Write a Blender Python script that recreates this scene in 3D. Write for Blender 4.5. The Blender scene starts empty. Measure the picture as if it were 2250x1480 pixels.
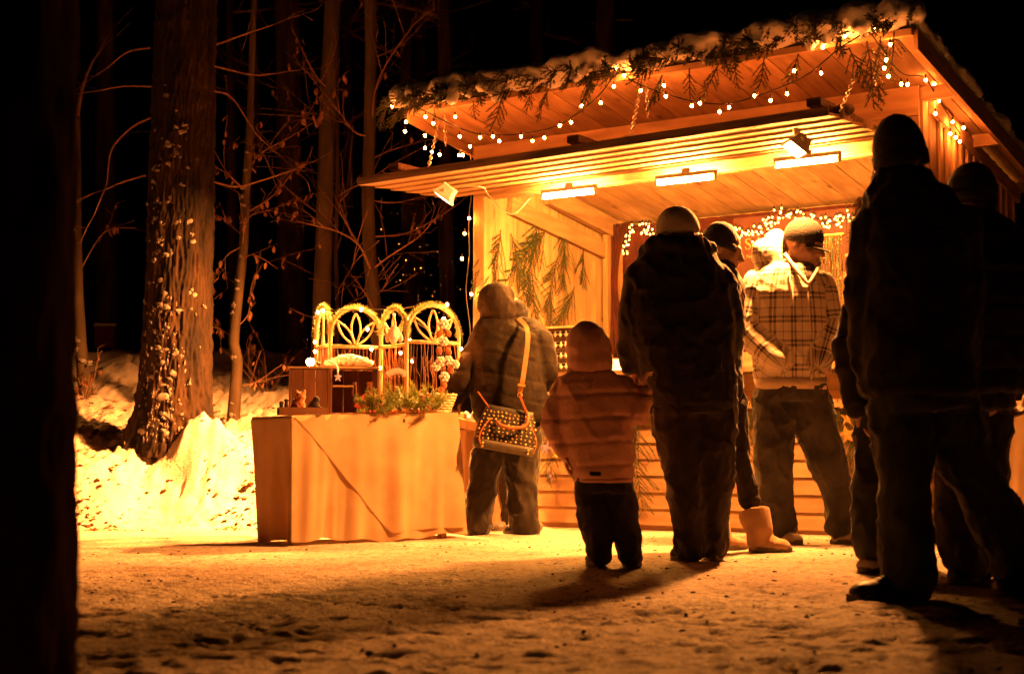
import bpy, bmesh, math, random
import numpy as np
from mathutils import Vector, Matrix
R = math.radians
random.seed(7)
SC = bpy.context.scene
COL = SC.collection

# ------------------------------------------------------------------ camera
F_PX, HORIZON, CAM_H = 3245.0, 987.0, 0.53          # photo is 2250 x 1480
PITCH = math.atan((HORIZON - 740.0) / F_PX)
cam_data = bpy.data.cameras.new('camera')
cam = bpy.data.objects.new('camera', cam_data)
COL.objects.link(cam)
cam.location = (0, 0, CAM_H)
cam.rotation_euler = (math.pi / 2 + PITCH, 0, 0)
cam_data.sensor_width = 36.0
cam_data.lens = 36.0 * F_PX / 2250.0
cam_data.clip_start = 0.1
cam_data.clip_end = 400.0
cam_data.dof.use_dof = True
cam_data.dof.focus_distance = 8.6
cam_data.dof.aperture_fstop = 3.2
SC.camera = cam

# ------------------------------------------------------------------ night sky, faint fill light
world = bpy.data.worlds.new('World')
SC.world = world
world.use_nodes = True
wn = world.node_tree.nodes
wl = world.node_tree.links
sky = wn.new('ShaderNodeTexSky')
sky.sky_type = 'NISHITA'
sky.sun_disc = False
sky.sun_elevation = R(-7.0)
sky.sun_rotation = R(160)
wn['Background'].inputs['Strength'].default_value = 0.05
wl.new(sky.outputs['Color'], wn['Background'].inputs['Color'])
sd = bpy.data.lights.new('fill_sun', 'SUN')  # no moon here: faint bluish sun added as bare fill
sd.energy = 0.0015
sd.angle = R(8)
sd.color = (0.7, 0.8, 1.0)
fill_sun = bpy.data.objects.new('fill_sun', sd)
fill_sun.rotation_euler = (R(48), R(10), R(-30))
COL.objects.link(fill_sun)
SC.view_settings.view_transform = 'Standard'
SC.view_settings.look = 'None'
SC.view_settings.exposure = 0.0
SC.view_settings.gamma = 1.0
SC.view_settings.use_curve_mapping = False
SC.cycles.use_denoising = True
SC.cycles.max_bounces = 6
SC.cycles.diffuse_bounces = 4
SC.cycles.glossy_bounces = 3
SC.cycles.transmission_bounces = 4
SC.cycles.sample_clamp_indirect = 3.0
SC.cycles.caustics_reflective = False
SC.cycles.caustics_refractive = False

# lamp powers and colour of the lamps of the place
HALOGEN = (1.0, 0.305, 0.055)
TUBE_COL = (1.0, 0.35, 0.055)
FLOOD_LEFT_W = 950.0
FLOOD_RIGHT_W = 385.0
TUBE_EMIT = 3500.0
BULB_EMIT = 560.0

# ------------------------------------------------------------------ helpers
def ray(px, py):
    cp, sp = math.cos(PITCH), math.sin(PITCH)
    u = (px - 1125.0) / F_PX
    v = (740.0 - py) / F_PX
    return Vector((u, cp - v * sp, sp + v * cp))

def P(px, py, Y):
    d = ray(px, py)
    return Vector((0, 0, CAM_H)) + d * (Y / d.y)

def vnoise(p, seed=0):
    """vectorised 3-D value noise in [-1, 1]"""
    p = np.asarray(p, float)
    i = np.floor(p).astype(np.int64)
    f = p - i
    f = f * f * (3 - 2 * f)
    def h(a, b, c):
        n = (a * 374761393 + b * 668265263 + c * 2147483647 + seed * 974711) & 0x7fffffff
        n = ((n ^ (n >> 13)) * 1274126177) & 0x7fffffff
        n = (n ^ (n >> 16)) & 0xffff
        return n / 32767.5 - 1.0
    r = 0
    for dx in (0, 1):
        wx = f[:, 0] if dx else 1 - f[:, 0]
        for dy in (0, 1):
            wy = f[:, 1] if dy else 1 - f[:, 1]
            for dz in (0, 1):
                wz = f[:, 2] if dz else 1 - f[:, 2]
                r = r + wx * wy * wz * h(i[:, 0] + dx, i[:, 1] + dy, i[:, 2] + dz)
    return r

def fbm(p, oct=4, seed=0):
    p = np.asarray(p, float)
    r, a = 0, 1.0
    for k in range(oct):
        r = r + a * vnoise(p * 2.03 ** k + 17.3 * k, seed + k)
        a *= 0.5
    return r

class MB:
    def __init__(s):
        s.v, s.f = [], []
    def add(s, vs, fs):
        n = len(s.v)
        s.v += [tuple(v) for v in vs]
        s.f += [tuple(i + n for i in f) for f in fs]
        return s
    def box(s, c, d, M=None, taper=None):
        c = Vector(c); hx, hy, hz = d[0] / 2, d[1] / 2, d[2] / 2
        vs = []
        for z in (-1, 1):
            t = 1.0 if (taper is None or z < 0) else taper
            for x, y in ((-1, -1), (1, -1), (1, 1), (-1, 1)):
                q = Vector((x * hx * t, y * hy * t, z * hz))
                vs.append(c + (M @ q if M else q))
        return s.add(vs, [(3, 2, 1, 0), (4, 5, 6, 7), (0, 1, 5, 4), (1, 2, 6, 5), (2, 3, 7, 6), (3, 0, 4, 7)])
    def prism(s, a, b, w, h, up=(0, 0, 1)):
        """bar from a to b, w wide (sideways), h high"""
        a, b = Vector(a), Vector(b)
        t = (b - a).normalized(); up = Vector(up)
        side = t.cross(up)
        side = side.normalized() if side.length > 1e-5 else Vector((1, 0, 0))
        u = side.cross(t).normalized()
        vs = []
        for p in (a, b):
            for x, y in ((-1, -1), (1, -1), (1, 1), (-1, 1)):
                vs.append(p + side * x * w / 2 + u * y * h / 2)
        return s.add(vs, [(0, 1, 2, 3), (7, 6, 5, 4), (0, 4, 5, 1), (1, 5, 6, 2), (2, 6, 7, 3), (3, 7, 4, 0)])
    def tube(s, pts, rad, n=8, cap=True, flat=None):
        pts = [Vector(p) for p in pts]
        if not hasattr(rad, '__len__'):
            rad = [rad] * len(pts)
        base = len(s.v)
        t0 = (pts[1] - pts[0]).normalized()
        ref = Vector((0, 0, 1)) if abs(t0.z) < 0.9 else Vector((1, 0, 0))
        nrm = (ref - t0 * ref.dot(t0)).normalized()
        for i, p in enumerate(pts):
            if i == 0: t = pts[1] - pts[0]
            elif i == len(pts) - 1: t = pts[-1] - pts[-2]
            else: t = pts[i + 1] - pts[i - 1]
            t = t.normalized() if t.length > 1e-9 else t0
            nrm = nrm - t * nrm.dot(t)
            nrm = nrm.normalized() if nrm.length > 1e-6 else t.orthogonal().normalized()
            b = t.cross(nrm)
            for k in range(n):
                a = 2 * math.pi * k / n
                s.v.append(tuple(p + (nrm * math.cos(a) + b * math.sin(a) * (flat or 1.0)) * rad[i]))
        for i in range(len(pts) - 1):
            for k in range(n):
                k2 = (k + 1) % n
                s.f.append((base + i * n + k, base + i * n + k2, base + (i + 1) * n + k2, base + (i + 1) * n + k))
        if cap:
            s.f.append(tuple(base + k for k in range(n))[::-1])
            s.f.append(tuple(base + (len(pts) - 1) * n + k for k in range(n)))
        return s
    def loft(s, rings):
        """closed loft through rings of equal length"""
        base = len(s.v); n = len(rings[0])
        for r in rings:
            s.v += [tuple(p) for p in r]
        for i in range(len(rings) - 1):
            for k in range(n):
                k2 = (k + 1) % n
                s.f.append((base + i * n + k, base + i * n + k2, base + (i + 1) * n + k2, base + (i + 1) * n + k))
        s.f.append(tuple(base + k for k in range(n))[::-1])
        s.f.append(tuple(base + (len(rings) - 1) * n + k for k in range(n)))
        return s
    def ell(s, c, r, M=None, nu=12, nv=8):
        c = Vector(c)
        if not hasattr(r, '__len__'):
            r = (r, r, r)
        base = len(s.v)
        q = lambda v: c + (M @ v if M else v)
        s.v.append(tuple(q(Vector((0, 0, r[2])))))
        for j in range(1, nv):
            th = math.pi * j / nv
            for k in range(nu):
                a = 2 * math.pi * k / nu
                s.v.append(tuple(q(Vector((r[0] * math.sin(th) * math.cos(a), r[1] * math.sin(th) * math.sin(a), r[2] * math.cos(th))))))
        s.v.append(tuple(q(Vector((0, 0, -r[2])))))
        last = len(s.v) - 1
        for k in range(nu):
            k2 = (k + 1) % nu
            s.f.append((base, base + 1 + k, base + 1 + k2))
            for j in range(nv - 2):
                a = base + 1 + j * nu
                s.f.append((a + k, a + nu + k, a + nu + k2, a + k2))
            a = base + 1 + (nv - 2) * nu
            s.f.append((a + k, last, a + k2))
        return s
    def capsule(s, a, b, ra, rb, n=14):
        a, b = Vector(a), Vector(b)
        t = b - a; L = t.length
        t = t.normalized() if L > 1e-6 else Vector((0, 0, 1))
        pts, rad = [], []
        for k in range(5):
            th = math.pi / 2 * k / 4
            pts.append(a - t * ra * math.cos(th)); rad.append(max(1e-4, ra * math.sin(th)))
        for k in range(5):
            th = math.pi / 2 * k / 4
            pts.append(b + t * rb * math.sin(th)); rad.append(max(1e-4, rb * math.cos(th)))
        return s.tube(pts, rad, n)
    def mesh(s, name, mat=None, smooth=False):
        me = bpy.data.meshes.new(name)
        me.from_pydata(s.v, [], s.f)
        me.update()
        if smooth:
            me.polygons.foreach_set('use_smooth', [True] * len(me.polygons))
        if mat:
            me.materials.append(mat)
        return me
    def build(s, name, mat=None, parent=None, smooth=False, local=True):
        return link(name, s.mesh(name, mat, smooth), parent, local)

def link(name, me, parent=None, local=True):
    o = bpy.data.objects.new(name, me)
    COL.objects.link(o)
    if parent is not None:
        o.parent = parent
        if not local:
            o.matrix_parent_inverse = MATS[parent.name].inverted()
    return o

MATS = {}
def tag(o, label, cat, group=None, kind=None):
    if label: o['label'] = label
    if cat: o['category'] = cat
    if group: o['group'] = group
    if kind: o['kind'] = kind
    return o

def root(name, label, cat, loc=(0, 0, 0), rotz=0.0, group=None, M=None):
    o = bpy.data.objects.new(name, None)
    o.empty_display_size = 0.1
    COL.objects.link(o)
    if M is None:
        M = Matrix.Translation(Vector(loc)) @ Matrix.Rotation(rotz, 4, 'Z')
    o.matrix_world = M
    MATS[o.name] = M.copy()
    return tag(o, label, cat, group)

def structure(o):
    o['kind'] = 'structure'
    return o

def remesh(mb, voxel, smooth_it=4, name='tmp'):
    """fuse the overlapping shells of a mesh builder into one continuous surface -> numpy verts + mesh"""
    me = mb.mesh(name)
    bm = bmesh.new(); bm.from_mesh(me)
    bmesh.ops.recalc_face_normals(bm, faces=bm.faces)
    bm.to_mesh(me); bm.free()
    o = bpy.data.objects.new(name, me)
    COL.objects.link(o)
    m = o.modifiers.new('r', 'REMESH'); m.mode = 'VOXEL'; m.voxel_size = voxel
    if smooth_it:
        m2 = o.modifiers.new('s', 'SMOOTH'); m2.factor = 0.5; m2.iterations = smooth_it
    dg = bpy.context.evaluated_depsgraph_get()
    out = bpy.data.meshes.new_from_object(o.evaluated_get(dg))
    bpy.data.objects.remove(o)
    bpy.data.meshes.remove(me)
    out.polygons.foreach_set('use_smooth', [True] * len(out.polygons))
    return out

def get_v(me):
    a = np.empty(len(me.vertices) * 3); me.vertices.foreach_get('co', a); return a.reshape(-1, 3)
def set_v(me, a):
    me.vertices.foreach_set('co', np.asarray(a, float).ravel()); me.update()
def get_n(me):
    a = np.empty(len(me.vertices) * 3); me.vertex_normals.foreach_get('vector', a); return a.reshape(-1, 3)

def curve_pts(pts, n=8):
    """Catmull-Rom through points"""
    pts = [Vector(p) for p in pts]
    if len(pts) < 3:
        return [pts[0].lerp(pts[-1], k / n) for k in range(n + 1)]
    q = [pts[0] * 2 - pts[1]] + pts + [pts[-1] * 2 - pts[-2]]
    out = []
    for i in range(1, len(q) - 2):
        a, b, c, d = q[i - 1], q[i], q[i + 1], q[i + 2]
        for k in range(n):
            t = k / n
            out.append(0.5 * ((2 * b) + (c - a) * t + (2 * a - 5 * b + 4 * c - d) * t * t + (3 * b - a - 3 * c + d) * t ** 3))
    out.append(pts[-1])
    return out

# ------------------------------------------------------------------ materials
def new_mat(name):
    m = bpy.data.materials.new(name); m.use_nodes = True
    nt = m.node_tree
    return m, nt, nt.nodes['Principled BSDF']

def noise_mat(name, c1, c2, scale=8.0, rough=0.8, bump=0.0, bscale=None, stretch=(1, 1, 1), detail=6.0, spec=0.3,
              metallic=0.0, rand=0.0, sheen=0.0, ramp=(0.35, 0.65), transl=0.0, coord='Object'):
    m, nt, b = new_mat(name)
    N, L = nt.nodes, nt.links
    tc = N.new('ShaderNodeTexCoord'); mp = N.new('ShaderNodeMapping')
    mp.inputs['Scale'].default_value = stretch
    L.new(tc.outputs[coord], mp.inputs['Vector'])
    no = N.new('ShaderNodeTexNoise'); no.inputs['Scale'].default_value = scale; no.inputs['Detail'].default_value = detail
    src = mp.outputs['Vector']
    if rand:
        oi = N.new('ShaderNodeObjectInfo'); ad = N.new('ShaderNodeVectorMath'); ad.operation = 'MULTIPLY_ADD'
        cb = N.new('ShaderNodeCombineXYZ')
        for k in range(3): L.new(oi.outputs['Random'], cb.inputs[k])
        L.new(cb.outputs[0], ad.inputs[0]); ad.inputs[1].default_value = (37, 53, 71); L.new(src, ad.inputs[2])
        src = ad.outputs[0]
    L.new(src, no.inputs['Vector'])
    cr = N.new('ShaderNodeValToRGB')
    cr.color_ramp.elements[0].position, cr.color_ramp.elements[1].position = ramp
    cr.color_ramp.elements[0].color = (*c1, 1); cr.color_ramp.elements[1].color = (*c2, 1)
    L.new(no.outputs['Fac'], cr.inputs['Fac'])
    col = cr.outputs['Color']
    if rand:
        mr = N.new('ShaderNodeMapRange'); mr.inputs['To Min'].default_value = 1 - rand; mr.inputs['To Max'].default_value = 1 + rand * 0.6
        L.new(oi.outputs['Random'], mr.inputs['Value'])
        mx = N.new('ShaderNodeVectorMath'); mx.operation = 'SCALE'
        L.new(col, mx.inputs[0]); L.new(mr.outputs[0], mx.inputs['Scale'])
        col = mx.outputs[0]
    L.new(col, b.inputs['Base Color'])
    b.inputs['Roughness'].default_value = rough
    b.inputs['Specular IOR Level'].default_value = spec
    b.inputs['Metallic'].default_value = metallic
    if sheen:
        b.inputs['Sheen Weight'].default_value = sheen
        b.inputs['Sheen Roughness'].default_value = 0.4
    if bump:
        n2 = N.new('ShaderNodeTexNoise'); n2.inputs['Scale'].default_value = bscale or scale * 3; n2.inputs['Detail'].default_value = 5
        L.new(src, n2.inputs['Vector'])
        bp = N.new('ShaderNodeBump'); bp.inputs['Strength'].default_value = bump; bp.inputs['Distance'].default_value = 0.01
        L.new(n2.outputs['Fac'], bp.inputs['Height']); L.new(bp.outputs[0], b.inputs['Normal'])
    if transl:
        tr = N.new('ShaderNodeBsdfTranslucent'); L.new(col, tr.inputs['Color'])
        ms = N.new('ShaderNodeMixShader'); ms.inputs[0].default_value = transl
        out = N['Material Output']
        L.new(b.outputs[0], ms.inputs[1]); L.new(tr.outputs[0], ms.inputs[2]); L.new(ms.outputs[0], out.inputs['Surface'])
    return m

def emit_mat(name, col, strength, sample=True):
    m, nt, b = new_mat(name)
    b.inputs['Base Color'].default_value = (*[min(1, c) for c in col], 1)
    b.inputs['Emission Color'].default_value = (*col, 1)
    b.inputs['Emission Strength'].default_value = strength
    if not sample:
        m.cycles.emission_sampling = 'NONE'
    return m

def wood_mat(name, c1, c2, stretch, rand=0.22, bump=0.25, knots=True):
    """planed boards: grain along the stretch axis, darker knots and stains"""
    m = noise_mat(name, c1, c2, scale=7.0, rough=0.72, bump=bump, bscale=22.0, stretch=stretch, rand=rand, ramp=(0.30, 0.72), spec=0.25)
    nt = m.node_tree; N, L = nt.nodes, nt.links
    b = N['Principled BSDF']
    if knots:
        old = b.inputs['Base Color'].links[0].from_socket
        tc = N['Texture Coordinate']; oi = N['Object Info']
        mp = N.new('ShaderNodeMapping')
        s = [1.0 if v < 1 else 1.0 for v in stretch]
        mp.inputs['Scale'].default_value = [2.2 if v < 0.5 else 5.0 for v in stretch]
        L.new(tc.outputs['Object'], mp.inputs['Vector'])
        cb = N.new('ShaderNodeCombineXYZ')
        for k in range(3): L.new(oi.outputs['Random'], cb.inputs[k])
        ad = N.new('ShaderNodeVectorMath'); ad.operation = 'MULTIPLY_ADD'
        L.new(cb.outputs[0], ad.inputs[0]); ad.inputs[1].default_value = (91, 33, 57); L.new(mp.outputs[0], ad.inputs[2])
        vo = N.new('ShaderNodeTexVoronoi'); vo.inputs['Scale'].default_value = 1.0
        L.new(ad.outputs[0], vo.inputs['Vector'])
        mr = N.new('ShaderNodeMapRange'); mr.inputs['From Min'].default_value = 0.03; mr.inputs['From Max'].default_value = 0.14
        mr.inputs['To Min'].default_value = 0.35; mr.inputs['To Max'].default_value = 1.0
        L.new(vo.outputs['Distance'], mr.inputs['Value'])
        n3 = N.new('ShaderNodeTexNoise'); n3.inputs['Scale'].default_value = 1.7; L.new(ad.outputs[0], n3.inputs['Vector'])
        m3 = N.new('ShaderNodeMapRange'); m3.inputs['From Min'].default_value = 0.3; m3.inputs['From Max'].default_value = 0.75
        m3.inputs['To Min'].default_value = 0.72; m3.inputs['To Max'].default_value = 1.08
        L.new(n3.outputs['Fac'], m3.inputs['Value'])
        mu = N.new('ShaderNodeMath'); mu.operation = 'MULTIPLY'
        L.new(mr.outputs[0], mu.inputs[0]); L.new(m3.outputs[0], mu.inputs[1])
        sc = N.new('ShaderNodeVectorMath'); sc.operation = 'SCALE'
        L.new(old, sc.inputs[0]); L.new(mu.outputs[0], sc.inputs['Scale'])
        L.new(sc.outputs[0], b.inputs['Base Color'])
    return m

M = {}
M['board_x'] = wood_mat('board_along', (0.40, 0.24, 0.12), (0.60, 0.40, 0.21), (0.18, 3, 3))
M['board_y'] = wood_mat('board_deep', (0.38, 0.23, 0.115), (0.58, 0.38, 0.20), (3, 0.18, 3))
M['board_z'] = wood_mat('board_upright', (0.42, 0.26, 0.13), (0.62, 0.42, 0.22), (3, 3, 0.18))
M['flap'] = wood_mat('flap_board', (0.30, 0.18, 0.09), (0.46, 0.31, 0.16), (0.18, 3, 3), rand=0.14)
M['dark_wood'] = noise_mat('dark_weathered_wood', (0.05, 0.03, 0.02), (0.13, 0.08, 0.045), 9, 0.85, 0.4, stretch=(0.3, 3, 3))
M['ply'] = noise_mat('stained_crate_wood', (0.13, 0.055, 0.028), (0.24, 0.11, 0.055), 6, 0.75, 0.3, stretch=(2, 2, 0.4), rand=0.15)
M['willow'] = noise_mat('peeled_willow', (0.48, 0.33, 0.16), (0.68, 0.50, 0.27), 30, 0.6, 0.2, stretch=(1, 1, 0.2))
M['twig'] = noise_mat('twig_bark', (0.10, 0.045, 0.020), (0.20, 0.10, 0.05), 30, 0.7, 0.2)
M['snow'] = noise_mat('snow', (0.70, 0.71, 0.73), (0.84, 0.85, 0.87), 12, 0.7, 0.5, 60, spec=0.3)
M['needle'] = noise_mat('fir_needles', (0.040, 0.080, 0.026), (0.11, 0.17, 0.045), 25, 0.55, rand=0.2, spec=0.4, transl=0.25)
M['needle_dimmed'] = noise_mat('dimmed_fir_needles', (0.014, 0.024, 0.008), (0.040, 0.058, 0.018), 25, 0.6, rand=0.2, spec=0.2)  # needle colour darkened for the eave, against the strong bulb light
M['needle_lit'] = noise_mat('spruce_garland_needles', (0.16, 0.21, 0.05), (0.32, 0.36, 0.09), 25, 0.5, rand=0.15, spec=0.4, transl=0.4)  # paler needles: lamp light on the table greenery put into the colour
M['stem'] = noise_mat('fir_stem', (0.06, 0.035, 0.02), (0.12, 0.07, 0.04), 20, 0.8)
M['metal'] = noise_mat('galvanised_chain', (0.35, 0.33, 0.30), (0.55, 0.53, 0.50), 40, 0.35, metallic=0.9)
M['lamp_white'] = noise_mat('white_lamp_housing', (0.62, 0.62, 0.60), (0.75, 0.75, 0.73), 20, 0.4, spec=0.5)
M['cable'] = noise_mat('dark_cable', (0.012, 0.012, 0.010), (0.03, 0.028, 0.02), 30, 0.5)
M['white_cable'] = noise_mat('white_cable', (0.5, 0.48, 0.45), (0.6, 0.58, 0.55), 30, 0.5)
M['flood_glass'] = emit_mat('lit_flood_glass', (1.0, 0.62, 0.26), 60.0, sample=False)
M['tube_lit'] = emit_mat('lit_tube', TUBE_COL, TUBE_EMIT)
M['bulb'] = emit_mat('lit_fairy_bulb', (1.0, 0.21, 0.030), BULB_EMIT)
M['bulb_back'] = emit_mat('lit_back_wall_bulb', (1.0, 0.36, 0.07), BULB_EMIT * 0.045)
M['red_cloth'] = noise_mat('dark_red_drape', (0.045, 0.008, 0.004), (0.085, 0.014, 0.007), 5, 0.85, 0.3, 60, sheen=0.3)
M['banner'] = noise_mat('maroon_banner', (0.085, 0.024, 0.012), (0.13, 0.035, 0.016), 3, 0.5)
M['gold_print'] = noise_mat('gold_print', (0.50, 0.30, 0.10), (0.60, 0.38, 0.14), 20, 0.5)
M['roofing'] = noise_mat('dark_roofing_felt', (0.015, 0.012, 0.010), (0.035, 0.03, 0.025), 20, 0.9, 0.4)
# ------------------------------------------------------------------ ground
def smooth01(t):
    t = np.clip(t, 0, 1); return t * t * (3 - 2 * t)

def ground_z(x, y, detail=True):
    x = np.atleast_1d(np.asarray(x, float)); y = np.atleast_1d(np.asarray(y, float))
    k = smooth01((x + 1.75) / 1.5)
    yf = 9.75 + 4.2 * k + 0.18 * np.sin(x * 2.1) + 0.10 * np.sin(x * 7.3 + 1.0)
    t = y - yf
    z = 0.50 * smooth01(t / 1.15) + 0.20 * np.clip(t - 0.9, 0, 5) + 0.06 * np.clip(t - 5.9, 0, 60)
    bank = smooth01(t / 0.6)
    for (mx, my, amp_, sx, sy) in ((-2.40, 10.70, 0.15, 0.22, 0.14), (-2.24, 10.72, 0.22, 0.24, 0.20), (-1.98, 10.58, 0.18, 0.32, 0.26), (-2.75, 10.80, 0.10, 0.16, 0.14), (-1.62, 10.35, 0.10, 0.25, 0.22)):
        z = z + amp_ * np.exp(-((x - mx) / sx) ** 2 - ((y - my) / sy) ** 2)
    p = np.stack([x, y, np.zeros_like(x)], 1)
    z = z + bank * 0.075 * fbm(p * (2.6, 2.6, 1), 5, 5)
    if detail:
        near = smooth01((8.6 - y) / 4.5)
        amp = 0.0045 + 0.019 * near
        n1 = fbm(p * (5.5, 7.5, 1), 4, 11)
        n1 = np.maximum(n1, -0.45) + 0.25 * fbm(p * (21, 29, 1), 3, 13)
        n2 = np.abs(fbm(p * (13, 17, 1), 3, 23))
        n3 = fbm(p * (1.3, 1.6, 1), 2, 31)
        # trodden pits: sharp hollows
        pit = smooth01((fbm(p * (15.0, 24.0, 1), 4, 47) - 0.05) / 0.5)
        pit2 = smooth01((fbm(p * (3.0, 5.0, 1), 3, 53) + 0.35) / 0.7)
        z = z + (1 - bank) * (amp * (0.35 * n1 + 0.40 * (n2 - 0.4)) + 0.008 * np.maximum(n3, -0.5) - (0.002 + 0.013 * near) * pit * pit2)
        z = z + bank * (0.050 * np.abs(fbm(p * (8, 8, 1), 4, 61)) + 0.016 * fbm(p * (24, 24, 1), 2, 63))
    return z

def gz(x, y):
    return float(ground_z([x], [y], False)[0])

def build_ground():
    xs = np.concatenate([np.linspace(-70, -8, 14, endpoint=False), np.linspace(-8, -3.9, 28, endpoint=False),
                         np.arange(-3.9, 3.9, 0.017), np.linspace(3.9, 8, 20, endpoint=False), np.linspace(8, 70, 14)])
    ys = [-30, -15, -6, -2, 0, 1.5, 2.6]
    y = 3.2
    while y < 12.5:
        ys.append(y); y += 0.0125 + 0.0018 * (y - 3.2)
    ys = np.concatenate([ys, np.linspace(12.5, 18, 60, endpoint=False), np.linspace(18, 110, 40)])
    X, Y = np.meshgrid(xs, ys)
    Z = ground_z(X.ravel(), Y.ravel())
    nx, ny = len(xs), len(ys)
    co = np.stack([X.ravel(), Y.ravel(), Z], 1)
    i = np.arange(nx * ny).reshape(ny, nx)
    q = np.stack([i[:-1, :-1], i[:-1, 1:], i[1:, 1:], i[1:, :-1]], -1).reshape(-1, 4)
    me = bpy.data.meshes.new('ground')
    me.vertices.add(len(co)); me.vertices.foreach_set('co', co.ravel())
    me.loops.add(q.size); me.loops.foreach_set('vertex_index', q.ravel().astype(np.int32))
    me.polygons.add(len(q)); me.polygons.foreach_set('loop_start', np.arange(0, q.size, 4).astype(np.int32))
    me.update(calc_edges=True)
    me.polygons.foreach_set('use_smooth', [True] * len(q))
    # dirt trodden into the hollows and scattered litter: a mask with a shape of its own
    me.materials.append(ground_mat())
    return structure(link('ground', me))

def ground_mat():
    m, nt, b = new_mat('trodden_snow')
    N, L = nt.nodes, nt.links
    tc = N.new('ShaderNodeTexCoord')
    def noise(scale, detail=5, st=(1, 1, 1), rough=0.5):
        mp = N.new('ShaderNodeMapping'); mp.inputs['Scale'].default_value = st
        L.new(tc.outputs['Object'], mp.inputs['Vector'])
        n = N.new('ShaderNodeTexNoise'); n.inputs['Scale'].default_value = scale; n.inputs['Detail'].default_value = detail
        n.inputs['Roughness'].default_value = rough
        L.new(mp.outputs[0], n.inputs['Vector']); return n.outputs['Fac']
    def ramp(src, a, bb):
        r = N.new('ShaderNodeMapRange'); r.inputs['From Min'].default_value = a; r.inputs['From Max'].default_value = bb
        L.new(src, r.inputs['Value']); return r.outputs[0]
    def math2(op, a, bb):
        n = N.new('ShaderNodeMath'); n.operation = op
        for k, s in enumerate((a, bb)):
            if isinstance(s, (int, float)): n.inputs[k].default_value = s
            else: L.new(s, n.inputs[k])
        n.use_clamp = True
        return n.outputs[0]
    base = N.new('ShaderNodeMixRGB'); base.inputs['Color1'].default_value = (0.50, 0.40, 0.32, 1); base.inputs['Color2'].default_value = (0.78, 0.70, 0.62, 1)
    L.new(ramp(noise(1.1, 6), 0.35, 0.7), base.inputs['Fac'])
    sx = N.new('ShaderNodeSeparateXYZ'); L.new(tc.outputs['Object'], sx.inputs[0])
    clumps = math2('MULTIPLY', ramp(noise(34, 7, (0.8, 1.15, 1), 0.75), 0.49, 0.60), ramp(noise(4.5, 5, (1, 1, 1), 0.6), 0.30, 0.54))
    specks = ramp(noise(110, 3, (1, 1, 1), 0.6), 0.62, 0.70)
    specks = math2('MULTIPLY', specks, ramp(noise(5, 3), 0.3, 0.6))
    slush = math2('MULTIPLY', ramp(noise(10, 8, (0.7, 1.3, 1), 0.72), 0.50, 0.60), ramp(noise(60, 4, (1, 1, 1), 0.6), 0.30, 0.60))
    dirt = math2('MAXIMUM', math2('MULTIPLY', slush, 0.55), math2('MAXIMUM', math2('MULTIPLY', clumps, 0.95), math2('MULTIPLY', specks, 0.8)))
    high = N.new('ShaderNodeMapRange'); high.inputs['From Min'].default_value = 0.03; high.inputs['From Max'].default_value = 0.14
    high.inputs['To Min'].default_value = 1.0; high.inputs['To Max'].default_value = 0.12; L.new(sx.outputs['Z'], high.inputs['Value'])
    dirt = math2('MULTIPLY', dirt, high.outputs[0])
    mix = N.new('ShaderNodeMixRGB'); mix.inputs['Color2'].default_value = (0.115, 0.058, 0.026, 1)
    L.new(dirt, mix.inputs['Fac']); L.new(base.outputs[0], mix.inputs['Color1'])
    L.new(mix.outputs[0], b.inputs['Base Color'])
    b.inputs['Roughness'].default_value = 0.75
    b.inputs['Specular IOR Level'].default_value = 0.25
    bp = N.new('ShaderNodeBump'); bp.inputs['Strength'].default_value = 0.9; bp.inputs['Distance'].default_value = 0.016
    hh = math2('ADD', noise(55, 6, (1, 1, 1), 0.65), math2('MULTIPLY', noise(18, 4), 0.6))
    L.new(hh, bp.inputs['Height']); L.new(bp.outputs[0], b.inputs['Normal'])
    return m

build_ground()

# leaf litter and crumbs lying on the snow: nobody could count it
def leaf_litter():
    rng = np.random.default_rng(5)
    n = 9000
    x, y = rng.uniform(-4.6, -1.2, n), rng.uniform(9.55, 12.6, n)
    cl = fbm(np.stack([x * 1.7, y * 1.7, np.full(n, 3.0)], 1), 3, 77)
    keep = rng.random(n) < np.where(x < -2.35, 0.30, -0.15) + cl * 0.80
    keep &= (y > 9.75) | (rng.random(n) < 0.4)
    x, y = x[keep], y[keep]
    z = ground_z(x, y) + 0.006
    mb = MB()
    for px, py, pz in zip(x, y, z):
        s = 0.008 + 0.030 * rng.random() ** 2; a = rng.uniform(0, 6.28); tl = rng.uniform(-0.6, 0.6)
        dx, dy = math.cos(a) * s, math.sin(a) * s
        ex, ey = -dy * 0.55, dx * 0.55
        mb.add([(px - dx, py - dy, pz), (px + ex, py + ey, pz + s * 0.5 * abs(tl) + 0.006), (px + dx, py + dy, pz + s * tl * 0.5 + 0.004), (px - ex, py - ey, pz + 0.002)], [(0, 1, 2), (0, 2, 3)])
    o = mb.build('leaf_litter', noise_mat('dead_leaf_litter', (0.10, 0.035, 0.012), (0.28, 0.11, 0.04), 20, 0.7))
    tag(o, 'brown dead leaves scattered over the snow bank', 'leaf litter', kind='stuff')
leaf_litter()
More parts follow.
